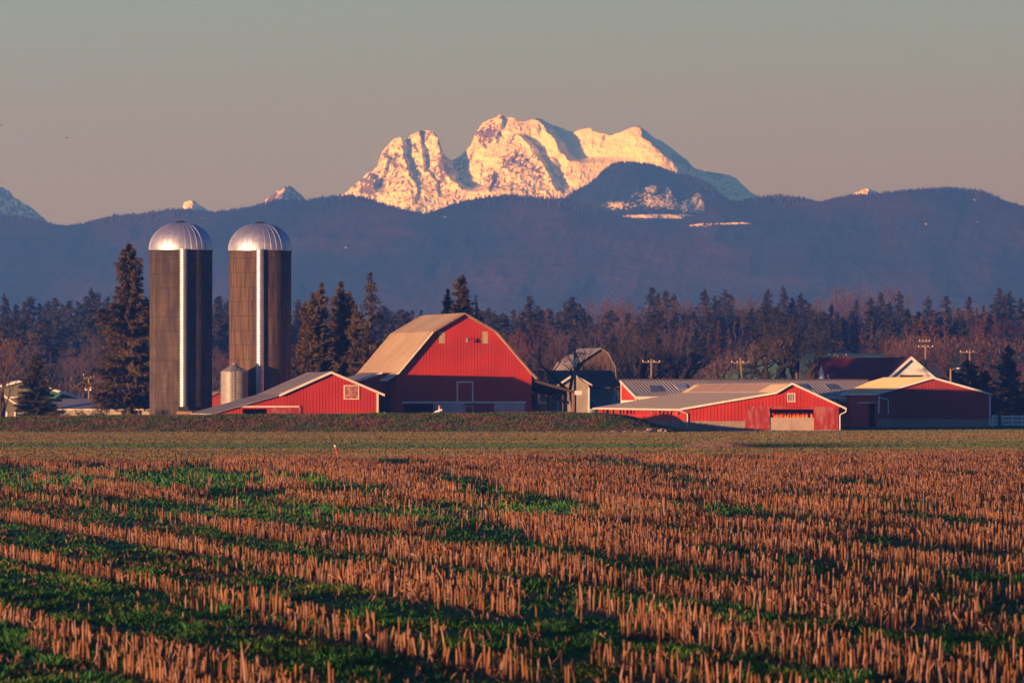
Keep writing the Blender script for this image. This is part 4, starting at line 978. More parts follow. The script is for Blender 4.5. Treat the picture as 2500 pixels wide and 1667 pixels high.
keep = rng.random(len(x)) < np.clip(1.25 - p, 0.15, 1); x, D, u, s = x[keep], D[keep], u[keep], s[keep]
cl = fbm(x/0.5, D/0.9, 3, 33); h = (0.02 + 0.13*np.clip(cl-.38, 0, 1)*2) * rng.uniform(.6, 1.3, len(x)) * (1 + 0.5*(D > 150)); wd = rng.uniform(.012, .035, len(x)) * (1 + D/90)
tn = np.clip((fbm(x/1.2, D/2.5, 3, 34) - .52)*3 + rng.normal(0, .12, len(x)), 0, 1)
grass_obj('field_weeds', blades(np.stack([x, D, field_z(x, D)], -1), h, wd, rng, 0.7), WEED, tn, 'low green weeds growing between the rows of corn stubble')
# brown litter lying between stalks
LIT = M('corn_litter', (0.21, 0.085, 0.042), (0.15, 0.062, 0.034), 0.8, 0.9, coord='World', tint=(0.30, 0.17, 0.11), spec=0.05)
x, D = screen_points(rng, 200000, 48, 292, 1.3, 1.15); k_ = D < edge_y(x); x, D = x[k_], D[k_]; u, s = uv(x, D); p, _ = row_state(u, s)
keep = rng.random(len(x)) < p * 0.9 * np.where(D > 120, 1, 0.45); x, D = x[keep], D[keep]; n = len(x)
T = blades(np.stack([x, D, field_z(x, D) + 0.005], -1), rng.uniform(.02, .14, n), rng.uniform(.01, .03, n)*(1 + D/110), rng, 1.1)
grass_obj('corn_litter', T, LIT, rng.random(n)**2, 'brown corn leaf litter between the cut stalks')
# ================================================================== CORN STUBBLE
STALK = M('corn_stalk', (0.29, 0.120, 0.042), (0.13, 0.046, 0.020), 9.0, 0.85, lo=.35, hi=.65, st=(1,1,.12), coord='World', tint=(0.34, 0.20, 0.145), spec=0.15)
def stalk_set(rng, n, x, y, z, h, r, lean, ns=5):
    """n tapered, slanted-cut stalks plus clinging sheath leaves"""
    a = rng.uniform(0, 2*np.pi, n); lx = np.cos(a)*lean*h; ly = np.sin(a)*lean*h
    ang = np.arange(ns) * 2*np.pi/ns
    V = np.empty((n, ns*3, 3)); cutd = rng.uniform(0, 2*np.pi, n)
    for lv, (t, rr) in enumerate(((0, 1.15), (0.55, 1.0), (1.0, 0.82))):
        for k in range(ns):
            c, s_ = np.cos(ang[k] + a), np.sin(ang[k] + a)
            cut = (r*1.6*np.cos(ang[k] + a - cutd)) if lv == 2 else 0
            V[:, lv*ns+k, 0] = x + lx*t*(0.6+.4*t) + c*r*rr; V[:, lv*ns+k, 1] = y + ly*t*(0.6+.4*t) + s_*r*rr
            V[:, lv*ns+k, 2] = z + (h*t - (0.03 if lv == 0 else 0)) * np.sqrt(np.maximum(1 - (lean*t)**2, .1)) + cut
    q = []
    for lv in range(2):
        for k in range(ns): q.append((lv*ns+k, lv*ns+(k+1) % ns, (lv+1)*ns+(k+1) % ns, (lv+1)*ns+k))
    q.append((2*ns, 2*ns+1, 2*ns+2, 2*ns+3)); q.append((2*ns, 2*ns+3, 2*ns+4, 2*ns))
    q = [f_ for f_ in q if len(set(f_)) == 4]
    q = np.array(q)
    Fq = (q[None] + (np.arange(n)*ns*3)[:, None, None]).reshape(-1, 4)
    # leaves: thin quads hanging from the stalk
    m = int(n*1.3); i = rng.integers(0, n, m); b = rng.uniform(0, 2*np.pi, m); t0 = rng.uniform(.25, .95, m); ln = rng.uniform(.08, .22, m)
    P0 = np.stack([x[i]+lx[i]*t0, y[i]+ly[i]*t0, z[i]+h[i]*t0], -1); dr = np.stack([np.cos(b)*.45, np.sin(b)*.45, rng.uniform(-1.1, .5, m)], -1) * ln[:, None]
    sd = np.stack([-np.sin(b), np.cos(b), 0*b], -1) * rng.uniform(.008, .02, m)[:, None]
    LV = np.stack([P0-sd, P0+sd, P0+dr+sd*.4, P0+dr-sd*.4], 1); LV[:, :, 2] = np.maximum(LV[:, :, 2], z[i][:, None]+.01)
    Vt = np.concatenate([V.reshape(-1, 3), LV.reshape(-1, 3)]); Ft = np.concatenate([Fq, np.arange(m*4).reshape(-1, 4) + n*ns*3])
    base_t = np.clip(rng.normal(.14, .36, n), 0, 1)
    tn = np.concatenate([np.repeat(base_t, len(q)), rng.uniform(.1, .9, m)])
    return Vt, Ft, tn
rng = np.random.default_rng(77)
us, ss = [], []
for i in range(-120, 220):
    u0 = i * SPACE; s = np.arange(44, 310, 0.115); s = s + rng.normal(0, .03, len(s))
    uu = u0 + rng.normal(0, .035, len(s)) + 0.25*np.sin(s/26 + 1.3); X, Y = xy(uu, s)
    ok = (Y > 50) & (Y < edge_y(X) + 0.8*np.sin(X/3) - 2*fbm(X/2, Y*0, 3, 7)) & (np.abs(X) < 0.09*1.13*Y + 4.0)
    us.append(uu[ok]); ss.append(s[ok])
u = np.concatenate(us); s = np.concatenate(ss); X, Y = xy(u, s)
p, hf = row_state(u, s)
keep = rng.random(len(u)) < p; u, s, X, Y, hf = u[keep], s[keep], X[keep], Y[keep], hf[keep]
n = len(u); Z = field_z(X, Y)
H = (rng.uniform(.19, .33, n)) * hf * (0.72 + 0.5*fbm(u/3, s/6, 3, 90)); H *= np.where(rng.random(n) < 0.012, 1.5, 1)
lean = np.abs(rng.normal(0, .07, n)) + (rng.random(n) < .20) * rng.uniform(.15, .85, n) + (hf < .6) * rng.uniform(0.0, .6, n)
R_ = rng.uniform(.0095, .0175, n) * (1 + 0.15*(Y > 150))
# the 300 stalks that show largest stand as objects of their own
vis = (np.abs(X) < 0.0895*Y) & (Y > 55.5 + 0*X)
zt = Z + H; pyt = 966 + (CH - zt)/Y*F
vis &= pyt < 1655
order = np.argsort(np.where(vis, -H / Y, 1e9)); near = order[:300]
rest = np.ones(n, bool); rest[near] = False
Vt, Ft, tn = stalk_set(rng, int(rest.sum()), X[rest], Y[rest], Z[rest], H[rest], R_[rest], np.minimum(lean[rest], .95))
o = link(bpy.data.objects.new('corn_stubble', mesh_np('corn_stubble', Vt, Ft, STALK, tn)))
tag(o, 'rows of cut dry corn stalks covering the whole foreground field', kind='stuff')
protos = []
for k in range(10):
    one = np.zeros(1)
    Vt, Ft, tn = stalk_set(rng, 1, one, one, one, one + 0.3, one + rng.uniform(.011, .016), one + min(.5, abs(rng.normal(.05, .09))), 5)
    protos.append(mesh_np('corn_stalk', Vt, Ft, STALK, tn))
lab_n = 'cut dry corn stalk among the largest standing along the nearest rows'
first = None
for j, k in enumerate(near):
    if first is None: c = bpy.data.objects.new('corn_stalk', protos[0]); first = c
    else: c = first.copy(); c.data = protos[j % 10]
    COL.objects.link(c); c.location = (X[k], Y[k], Z[k]); sz = H[k] / 0.3
    c.scale = (1 + (sz-1)*.2, 1 + (sz-1)*.2, sz); c.rotation_euler = (0, 0, float(rng.uniform(0, 6.28)))
    tag(c, lab_n, 'corn stalk', 'nearest cut corn stalks')
# ================================================================== TREES
def tri_leaves(rng, C, size, ax, flat=0.35):
    """leaf sprays: one thin triangle per centre, stretched along ax with a random twist"""
    n = len(C); d = ax + rng.normal(0, .45, (n, 3)); d /= np.linalg.norm(d, axis=1)[:, None] + 1e-9
    r = rng.normal(0, 1, (n, 3)); r -= (r*d).sum(1)[:, None]*d; r /= np.linalg.norm(r, axis=1)[:, None] + 1e-9
    s = size * rng.uniform(.6, 1.4, n)
    T = np.empty((n, 3, 3)); T[:, 0] = C - d*s[:, None]*.5 + r*(s*flat*.6)[:, None]; T[:, 1] = C - d*s[:, None]*.5 - r*(s*flat*.6)[:, None]; T[:, 2] = C + d*s[:, None]*.6
    return T
def conifer_mesh(seed, h, R, nb, per, leaf, style='spruce', z0=0.1, tops=1):
    rng = np.random.default_rng(seed); TT = []; tint = []
    tk = MB(); stems = [(0.0, 0.0, 1.0)]
    for k in range(tops - 1):
        a = rng.uniform(0, 6.28); stems.append((R*.42*math.cos(a), R*.42*math.sin(a)*.6, rng.uniform(.62, .9)))
    for sx, sy, sh in stems:
        hh = h*sh; rr = R*(1 if tops == 1 else .72)
        tk.tube([(sx*.5, sy*.5, -0.3), (sx, sy, hh*.35), (sx, sy, hh*.75), (sx, sy, hh*.985)], [h*.017, h*.013, h*.006, .02], 7)
        nbb = int(nb*sh/ (1 if tops == 1 else tops*.75))
        for b in range(nbb):
            t = (b + rng.random()) / nbb; z = hh*(z0 + (1-z0)*t)
            if style == 'spruce': prof = (1-t)**0.68 * (0.9 + .25*math.sin(t*17+seed)) + .03; droop = -.28 + .55*t
            elif style == 'cedar': prof = min(1, (1-t)**.75*1.15) * (.75+.25*math.sin(t*23+seed)) + .03; droop = .15+.4*t
            elif style == 'fir': prof = (1-t)**.8 + .05; droop = -.1+.35*t
            else: prof = max(0.0, math.sin(math.pi*min(1, (.16+.84*t)))**.65 * (1-.35*t)); droop = .5
            ln = rr * prof * rng.uniform(.55, 1.15) * (1.25 if rng.random() < .07 else 1)
            a = rng.uniform(0, 6.283); dx, dy = math.cos(a), math.sin(a)
            n = max(3, int(per * (ln/rr*1.2 + .12)))
            q = rng.random(n)**.75 * ln
            zz = z + droop*q*.6 + (.10*q*q/max(ln, .1) if style == 'spruce' else 0)
            C = np.stack([sx + dx*q, sy + dy*q, zz], -1) + rng.normal(0, 1, (n, 3)) * np.array([.10, .10, .09])*leaf*2.2
            C[:, 2] -= np.abs(rng.normal(0, 1, n)) * leaf * (.55 if style == 'spruce' else .2)
            ax = np.tile(np.array([[dx*.8, dy*.8, -.35 if style == 'spruce' else .35]]), (n, 1))
            TT.append(tri_leaves(rng, C, leaf, ax)); tint.append(np.clip(rng.normal(.25+.35*(rng.random() < .4), .25, n), 0, 1))
            if b % 3 == 0 and ln > .5: tk.tube([(sx, sy, z), (sx+dx*ln*.8, sy+dy*ln*.8, z+droop*ln*.5)], [h*.003+.01, .008], 3, False)
    T = np.concatenate(TT); tn = np.concatenate(tint)
    return T, tn, tk
def bare_mesh(seed, h, spread, levels=5, trunk_r=None, twigs=14, thick=1.0, upright=.55, nst=1, tap=.62):
    rng = random.Random(seed); tk = MB(); T = []
    tr = trunk_r or h*.022
    def grow(p, d, ln, r, lv):
        nseg = 3; pts = [Vector(p)]; dd = Vector(d)
        for k in range(nseg):
            dd = (dd + Vector((rng.uniform(-.22,.22), rng.uniform(-.22,.22), rng.uniform(-.05,.2)))).normalized()
            pts.append(pts[-1] + dd*ln/nseg)
        r2 = r*tap
        if lv > 1: tk.tube(pts, [r + (r2-r)*k/nseg for k in range(nseg+1)], 5 if lv > 3 else 3, False)
        else:
            for k in range(nseg):
                s_ = dd.cross(Vector((rng.uniform(-1,1), rng.uniform(-1,1), .3))).normalized()*max(r, .012*thick)
                T.append((pts[k]-s_, pts[k]+s_, pts[k+1]))
        if lv <= 0: return
        kids = {1: max(4, twigs//3)}.get(lv, rng.choice((2, 3, 3)))
        for k in range(kids):
            q = rng.uniform(.35, 1.0) if k else 1.0
            i = min(nseg-1, int(q*nseg)); base = pts[i].lerp(pts[i+1], q*nseg-i) if q < 1 else pts[-1]
            side = Vector((rng.uniform(-1,1), rng.uniform(-1,1), rng.uniform(-.3,.6))).normalized()
            nd = (dd*(1 if k else 1.3)*upright*1.4 + side*spread + Vector((0,0,.15))).normalized()
            grow(base, nd, ln*rng.uniform(.55,.82), r2*rng.uniform(.6,.95), lv-1)
    for k in range(nst):
        a = k*2*math.pi/nst + .7
        d = Vector((math.cos(a)*.35*(nst > 1), math.sin(a)*.35*(nst > 1), 1)).normalized()
        grow((0, 0, -.3), d, h*.34, tr, levels)
    return np.array([[tuple(v) for v in t] for t in T]), tk
def tree_obj(name, T, tn, tk, leafm, barkm, loc, lab, cat='tree', group=None, crown='foliage', rz=0):
    r = thing(name, loc, rz, lab, cat, group)
    V, Fc = soup(T); link(bpy.data.objects.new(crown, mesh_np(crown, V, Fc, leafm, tn)), r)
    tk.build('trunk', barkm, r); return r
def gz(x, y): return float(hill(x, y))
def place_h(px, ytop, D):
    x = atx(px, D); g = gz(x, D); return x, g, at(px, ytop, D)[2] - g
# ---- near trees, each built on its own
def near_conifer(px, ytop, D, R, nb, per, leaf, style, mat, lab, seed, tops=1, z0=.08, name='conifer', bark=BARK):
    if style == 'cedar' and px < 900: D += 7
    if style == 'cedar': R *= 1.35; nb = int(nb*1.5); leaf *= 1.15
    x, g, h = place_h(px, ytop, D); T, tn, tk = conifer_mesh(seed, h, R, nb, per, leaf, style, z0, tops)
    return tree_obj(name, T, tn, tk, mat, bark, (x, D, g), lab)
near_conifer(315, 598, 580, 4.7, 430, 130, .36, 'spruce', SPRUCE, 'tall ragged spruce left of the silos', 5, z0=.11, name='spruce_tree')
near_conifer(90, 866, 566, 2.5, 150, 120, .28, 'fir', DARKN, 'small dark conical fir in front of the green farm building', 6, z0=.16, name='fir_tree')
near_conifer(745, 738, 585, 2.5, 170, 70, .27, 'cedar', CEDAR, 'bushy cedar just right of the right silo', 12, 2, name='cedar_tree')
near_conifer(785, 690, 583, 2.7, 190, 80, .27, 'cedar', CEDAR, 'tall olive cedar, left of the two highest in the clump behind the low barn', 7, 2, name='cedar_tree')
near_conifer(832, 690, 586, 2.8, 200, 80, .27, 'cedar', CEDAR, 'tall olive cedar in the middle of the clump behind the low barn', 8, 1, name='cedar_tree')
near_conifer(868, 745, 582, 2.4, 150, 70, .27, 'cedar', CEDAR, 'shorter cedar at the right foot of the clump behind the low barn', 9, 2, name='cedar_tree')
near_conifer(765, 716, 588, 3.0, 170, 80, .27, 'cedar', CEDAR, 'cedar filling the left half of the clump behind the low barn', 17, 2, name='cedar_tree')
near_conifer(852, 712, 589, 2.8, 170, 80, .27, 'cedar', CEDAR, 'cedar filling the right half of the clump behind the low barn', 18, 2, name='cedar_tree')
near_conifer(905, 664, 592, 3.3, 120, 60, .28, 'spruce', SPRUCE, 'open branched spruce leaning over the tan gambrel roof', 10, z0=.15, name='spruce_tree')
near_conifer(1126, 674, 603, 3.4, 260, 80, .27, 'cedar', CEDAR, 'cedar top showing above the ridge of the big barn', 11, 1, name='cedar_tree')
near_conifer(1094, 706, 604, 2.0, 130, 60, .26, 'cedar', CEDAR, 'narrow cedar spire left of the cedar above the barn ridge', 13, 1, name='cedar_tree')
near_conifer(1162, 722, 613, 1.7, 80, 40, .26, 'spruce', SPRUCE, 'thin dark spire right of the cedar above the barn ridge', 14, 1, name='spruce_tree')
for px_, yt, D_, R_, lb_, sd in [(2320,900,612,2.0,'dark yew left of the lamp head beyond the right barn',21),(2362,880,606,2.6,'broad dark yew under the power pole beyond the right barn',22),(2405,905,600,2.2,'dark yew above the right end of the right barn',23),
                             (2460,846,640,2.7,'pointed cypress with reddish top at the right edge',24),(2440,950,598,2.2,'low black hedge conifer beside the white fence',25),(2490,945,600,2.4,'black hedge conifer at the right photo edge behind the fence',26)]:
    near_conifer(px_, yt, D_, R_, 120, 70, .26, 'round' if sd != 24 else 'cedar', DARKN if sd != 24 else SPRUCE, lb_, sd, z0=.03, name='yew_tree' if sd != 24 else 'cypress_tree')
def near_bare(px, ytop, D, spread, lv, tw, mat, bark, lab, seed, thick=1.0, tr=None, nst=1, up=.55, name='bare_tree', tap=.62):
    x, g, h = place_h(px, ytop, D); T, tk = bare_mesh(seed, h, spread, lv, tr, tw, thick, up, nst, tap)
    zs = max(max(v[2] for v in tk.v), float(T[:, :, 2].max())); f_ = h / zs
    T = T*f_; tk.v = [(a*f_, b*f_, c*f_) for a, b, c in tk.v]
    tn = np.clip(np.random.default_rng(seed).normal(.4, .3, len(T)), 0, 1)
    return tree_obj(name, T, tn, tk, mat, bark, (x, D, g), lab, crown='twigs')
near_bare(1407, 805, 592, .95, 6, 9, TWIGD, BARKD, 'dark bare tree with curling limbs behind the power pole by the lean-to', 31, 1.0, .27, 1, .42, tap=.72)
near_bare(1448, 818, 628, .8, 6, 10, M('brown_twigs', (0.10,0.06,0.04), None, 1, .9, tint=(.15,.09,.06)), BARKD, 'thin brown bare tree in front of the old grey barn', 45, 1.0, .2, 3, .6)
near_bare(1480, 830, 630, .8, 6, 10, M('tan_twigs', (0.10,0.06,0.04), None, 1, .9, tint=(.16,.10,.07)), BARKD, 'thin brown bare tree at the right corner of the old grey barn', 46, 1.0, .2, 3, .6)
near_bare(1528, 762, 660, .9, 5, 6, TWIGD, BARKD, 'wide dark bare tree right of the old grey barn', 32, 1.2, 0.5, 4, .38, tap=.68)
near_bare(1640, 790, 665, .95, 5, 9, TWIGD, BARKD, 'dark bare tree behind the left end of the long shed', 33, 1.2, 0.42, 3, .38, tap=.68)
near_bare(1790, 835, 640, 1.1, 5, 10, M('orange_twigs', (0.20,0.10,0.06), None, 1, .9, tint=(.26,.14,.08)), BARK, 'small orange lit bare tree beside the leaning power pole', 34, 1.0, .25, 2, .5)
near_bare(1915, 752, 690, .95, 5, 9, TWIGD, BARKD, 'wide dark bare tree with many trunks behind the middle of the long shed', 35, 1.6, 0.55, 5, .38, tap=.78)
near_bare(1978, 870, 660, .7, 4, 9, M('bronze_twigs', (0.22,0.12,0.09), None, 1, .9, tint=(.28,.16,.12)), BARK, 'small bare shrub left of the maroon roof', 36, 1.0, .08, 3, .7)
near_bare(1268, 805, 660, .6, 5, 12, TWIGR, BARK, 'reddish bare birch just right of the big barn roof', 37, 1.0, .14, 2, .8, 'birch_tree')
near_bare(1322, 850, 655, .55, 5, 12, TWIGR, M('birch_bark', (.45,.36,.30), (.3,.2,.15), 3), 'pale stemmed birch between the big barn and the old grey barn', 38, 1.0, .12, 2, .85, 'birch_tree')
near_bare(1548, 875, 598, .7, 5, 8, TWIGD, BARK, 'small leaning bare tree between the farmhouse and the long shed', 39, 1.0, .16, 2, .7)
for px_, yt, D_, sd, lb_ in [(150,985,560,41,'dark bush right of the small fir'),(200,993,556,42,'low dark bush in front of the long beige shed'),(240,988,558,43,'dark bush left of the tall spruce trunk'),(2,880,575,44,'russet tree cut by the left photo edge')]:
    if sd == 44: near_bare(px_, 800, D_, .7, 6, 10, M('russet_twigs', (.20,.09,.03), None, 1, .9, tint=(.28,.13,.04)), BARK, lb_, sd, 1.2, .2, 2, .6)
    else: near_bare(px_, yt, D_, 1.3, 5, 12, TWIGD, BARKD, lb_, sd, 1.3, .05, 5, .3, 'bush')
# ---- the far wood: prototypes, then copies sharing the meshes
def proto(kind, seed):
    if kind in ('fir', 'dark'):
        T, tn, tk = conifer_mesh(seed, 14, 3.1 if kind == 'fir' else 3.9, 95, 34, .5, 'fir' if seed % 2 else 'spruce', .08); return T, tn, tk, FIRN, BARKD
    if kind == 'larch':
        T, tn, tk = conifer_mesh(seed, 12, 2.6, 90, 42, .42, 'cedar', .05); return T, tn, tk, LARCH, BARK
    T, tk = bare_mesh(seed, 13, .62, 5, .16, 18, 2.0, .8, 2 + seed % 2)
    zs = float(T[:, :, 2].max()); T = T * 13/zs; tk.v = [(a*13/zs, b*13/zs, c*13/zs) for a, b, c in tk.v]
    tn = np.clip(np.random.default_rng(seed).normal(.45, .3, len(T)), 0, 1)
    return T, tn, tk, {'bare': TWIG, 'redbare': TWIGR}[kind], BARK
PR = {}
NAMES = {'fir': 'fir_tree', 'larch': 'brown_conifer', 'bare': 'bare_tree', 'redbare': 'bare_tree'}
HREF = {'fir': 14, 'larch': 12, 'bare': 13, 'redbare': 13}
for kd, cnt in (('fir', 6), ('larch', 4), ('bare', 6), ('redbare', 2)):
    PR[kd] = []
    for q_ in range(cnt):
        T, tn, tk, lm, bm = proto(kd, 100 + q_*7 + len(kd))
        V, Fc = soup(T); cm = mesh_np('crown', V, Fc, lm, tn); tm = bpy.data.meshes.new('trunk'); tm.from_pydata(tk.v, [], tk.f); tm.materials.append(bm)
        PR[kd].append((cm, tm))
ZONE = [(-200, 340, 'left of the silos'), (340, 730, 'around the silos'), (730, 1130, 'behind the big barn roof'), (1130, 1480, 'above the old grey barn'), (1480, 1780, 'above the left half of the long shed'), (1780, 2080, 'above the green slope'), (2080, 2300, 'above the maroon roofed house'), (2300, 2900, 'at the right edge above the fence')]
KW = {'fir': ('dark fir', 'firs'), 'larch': ('rust brown conifer', 'brown conifers'), 'bare': ('pinkish bare tree', 'bare trees'), 'redbare': ('red twigged bare tree', 'red twigged trees')}
rr_ = random.Random(4); ntree = 0
def far_tree(kind, px, ytop, D, wf=1.0, row='far'):
    global ntree
    x, g, h = place_h(px, ytop, D)
    if h < 3: h = 3
    cm, tm = rr_.choice(PR[kind]); s = h / HREF[kind]
    zn = next((z[2] for z in ZONE if z[0] <= px < z[1]), ZONE[-1][2])
    size = 'tall' if h > 16 else ('short' if h < 10 else 'medium')
    lab = '%s %s in the wood %s' % (size, KW[kind][0], zn)
    r = thing(NAMES[kind], (x, D, g), rr_.uniform(0, 6.28), lab, 'tree', '%s %s of the wood %s' % (size, KW[kind][1], zn))
    r.scale = (s*wf, s*wf, s)
    link(bpy.data.objects.new('crown', cm), r); link(bpy.data.objects.new('trunk', tm), r); ntree += 1
FIRS = [(12,722),(38,741),(60,735),(75,723),(97,741),(116,735),(135,728),(152,742),(170,733),(192,736),(224,706),(212,722),(240,716),(262,724),(535,722),(556,735),(528,738),(728,732),(745,745),(762,742),(940,748),(955,760),(1190,757),(1205,762),(1228,764),(1292,721),(1310,745),(1340,752),(1398,724),(1382,742),(1414,740),
        (1590,700),(1625,709),(1645,718),(1606,716),(1720,706),(1745,722),(1770,708),(1786,720),(1756,732),(1875,706),(1913,701),(1955,716),(1935,728),(1862,735),(1975,740),(2030,744),(2091,731),(2126,727),(2150,713),(2195,710),(2172,738),(2265,723),(2311,722),(2366,722),(2440,703),(2465,711),(2452,722),(2492,728),(2515,722),(2550,735),(-30,735),(-60,725),(282,730),(300,722)]
for px_, yt in FIRS: far_tree('fir', px_, yt, rr_.uniform(1120, 1300), rr_.uniform(1.2, 1.9))
for k in range(34):   # more of the dark row
    px_ = -60 + k*78 + rr_.uniform(-25, 25); far_tree('fir', px_, rr_.uniform(752, 800), rr_.uniform(1060, 1200), rr_.uniform(1.5, 2.1))
for px_, yt in [(990,765),(1010,758),(1035,762),(1060,768),(1175,768),(1255,752),(1272,748),(1322,752),(1362,752),(1440,735),(1462,722),(1480,716),(1500,724),(1520,712),(1538,722),(1558,735),(1664,722),(1690,712),(1675,735),(1800,716),(1818,722),(1840,722),(1990,735),(2010,745),(2055,748),(2232,742),(2250,752),(2290,742),(2335,735),(2350,748),(2400,738),(2415,728),(1700,728),(1575,735)]:
    far_tree('bare', px_, yt, rr_.uniform(1080, 1220), rr_.uniform(.9, 1.3))
for px_, yt, D_ in [(2060,680,1700),(2045,700,1720),(2130,690,1700),(2155,686,1720),(2110,706,1700),(2020,712,1700),(1985,716,1680),(2180,708,1700),(1960,722,1690),(2085,722,1650),(1930,728,1650)]:
    far_tree('bare', px_, yt, D_, 1.3)
for px_, yt, kd in [(130,828,'bare'),(160,842,'bare'),(20,835,'bare'),(55,800,'bare'),(90,790,'bare'),(200,812,'bare'),(235,800,'bare'),(180,850,'bare'),(260,842,'bare'),(35,862,'larch'),(540,842,'bare'),(528,862,'bare'),(552,855,'redbare'),(722,815,'bare'),
                    (1235,790,'redbare'),(1280,785,'redbare'),(1260,812,'bare'),(1310,800,'redbare'),(1345,790,'bare'),(1375,800,'bare'),(1432,775,'bare'),(1470,780,'bare'),(1508,770,'bare'),(1545,782,'bare'),(1570,800,'bare'),(1600,790,'bare'),(1640,795,'bare'),(1668,775,'bare'),(1700,800,'larch'),(1755,784,'larch'),(1780,800,'larch'),(1730,812,'larch'),(1810,815,'bare'),(1840,805,'bare'),
                    (2054,797,'larch'),(2084,782,'larch'),(2128,786,'larch'),(2105,800,'larch'),(2148,820,'larch'),(2215,790,'larch'),(2232,775,'larch'),(2252,765,'larch'),(2282,757,'larch'),(2200,825,'bare'),(2245,820,'larch'),(2308,770,'larch'),(2335,800,'bare'),(2290,820,'larch'),(2320,825,'redbare'),(2385,752,'larch'),(2402,745,'larch'),(2425,775,'bare'),(2372,790,'larch'),(2440,790,'redbare'),(2470,770,'redbare'),(2495,780,'redbare'),(2520,775,'redbare'),(2415,825,'redbare'),(2450,840,'bare'),(2485,835,'redbare'),(2350,840,'redbare')]:
    far_tree(kd, px_, yt, rr_.uniform(905, 980), rr_.uniform(.75, 1.1))
for px_, yt, wf_ in [(1835,752,2.0),(1868,742,2.2),(1898,748,2.0),(1930,760,2.2),(1962,768,2.0),(1990,775,2.2),(2025,770,2.0),(2040,790,1.8),(1600,758,2.0),(1650,770,1.8),(1745,768,2.0),(1400,752,1.8),(1300,760,1.9),(15,770,2.0),(50,782,2.0),(110,776,2.1),(150,790,2.0),(215,765,2.0),(250,780,2.0),(540,772,1.8),(2170,770,1.8),(2350,775,1.8),(1210,768,1.6)]:
    far_tree('fir', px_, yt, rr_.uniform(915, 1000), wf_)
for k in range(46):
    px_ = -60 + k*58 + rr_.uniform(-20, 20)
    if 1930 < px_ < 2150: continue
    far_tree(rr_.choice(('bare', 'bare', 'redbare' if px_ > 1900 else 'bare', 'larch' if px_ > 1600 else 'bare')), px_, rr_.uniform(835, 880), rr_.uniform(860, 900), rr_.uniform(1.0, 1.5))
for k in range(26):
    px_ = 2150 + k*19 + rr_.uniform(-9, 9)
    far_tree(rr_.choice(('larch', 'bare', 'redbare', 'larch')), px_, rr_.uniform(835, 872), rr_.uniform(770, 840), rr_.uniform(1.0, 1.6))
# dense mass closing the wood behind (one object)
rng = np.random.default_rng(6); TT = []; tn = []
for k in range(420):
    D_ = rng.uniform(1050, 1400); px_ = rng.uniform(-180, 2680); x = atx(px_, D_); g = gz(x, D_)
    top = rng.uniform(755, 800); h = at(px_, top, D_)[2] - g; R = h*rng.uniform(.16, .3); n = 260
    t = rng.random(n)**1.3; a = rng.uniform(0, 6.28, n); q = R*(1-t)**.9*rng.random(n)**.5
    C = np.stack([x+np.cos(a)*q, D_+np.sin(a)*q, g + h*(.02+.98*t)], -1)
    TT.append(tri_leaves(rng, C, 1.1, np.stack([np.cos(a)*.8, np.sin(a)*.8, 0*a-.1], -1), .6)); tn.append(np.clip(rng.normal(.3, .2, n), 0, 1))
V, Fc = soup(np.concatenate(TT)); o = link(bpy.data.objects.new('woodland', mesh_np('woodland', V, Fc, FIRN, np.concatenate(tn))))
tag(o, 'dark dense woodland filling in behind the single trees', kind='stuff')
rng = np.random.default_rng(9); TT = []
n = 40000; D_ = rng.uniform(845, 885, n); px_ = rng.uniform(-150, 2650, n); k = (px_ < 1935) | (px_ > 2160); D_, px_ = D_[k], px_[k]; n = len(D_)
x = (px_-1250)/F*D_; g = hill(x, D_); C = np.stack([x, D_, g + 3.0*rng.random(n)**1.5*(0.3+fbm(x/5, D_/5, 3, 3))], -1)
V, Fc = soup(tri_leaves(rng, C, .55, np.tile(np.array([[0, 0, 1.0]]), (n, 1)), .2)); o = link(bpy.data.objects.new('undergrowth', mesh_np('undergrowth', V, Fc, TWIG, np.clip(rng.normal(.3,.25,n),0,1))))
tag(o, 'brown brushwood along the foot of the distant wood', kind='stuff')
# the green slope among the trees
GS = M('green_meadow', (0.12, 0.26, 0.10), (0.10, 0.2, 0.08), .1, .9, coord='World')
xs = np.linspace(30, 60, 40); ys = np.linspace(718, 884, 60)
sheet('meadow', xs, ys, lambda x, y: hill(x, y) + 0.02, GS)
# ================================================================== POLES AND WIRES
def pole(px, ytop, D, r, arms, lab, lean=0.0, transformer=0, name='utility_pole'):
    x, y, zt = at(px, ytop, D); root = thing(name, (x, y, 0), 0, lab, 'utility pole' if name == 'utility_pole' else 'post', 'utility poles' if name == 'utility_pole' else None)
    MB().tube([(lean, 0, -0.2), (0, 0, zt)], [r*.98, r*.7], 10).build('pole', POLE, root)
    for (pa, pb, ya, dy) in arms:
        xa, _, za = at(pa, ya, D - .2); xb, _, _ = at(pb, ya, D - .2); xa -= x; xb -= x
        mb = MB(); v = [(xa, -.24, za-.06), (xb, -.24+dy, za-.06), (xb, -.12+dy, za-.06), (xa, -.12, za-.06)]
        mb.add(v + [(a, b, c+.12) for a, b, c in v], [(0,3,2,1),(4,5,6,7),(0,1,5,4),(1,2,6,5),(2,3,7,6),(3,0,4,7)]); am = mb.build('crossarm', POLE, root)
        for t in (.04, .34, .66, .96):
            MB().lathe([(0.0, za+.06), (.04, za+.07), (.055, za+.13), (.03, za+.2), (0, za+.21)], 8, (xa+(xb-xa)*t, -.18+dy*t)).build('insulator', WHITE, am)
    for k in range(transformer):
        cx = (k-.5)*.5 if transformer > 1 else .0; zt_ = zt - 1.0
        MB().lathe([(0, zt_-.75), (.17, zt_-.75), (.18, zt_-.7), (.18, zt_-.1), (.12, zt_-.02), (0, zt_)], 16, (cx, -.36)).build('transformer', CREAM, root)
    return root
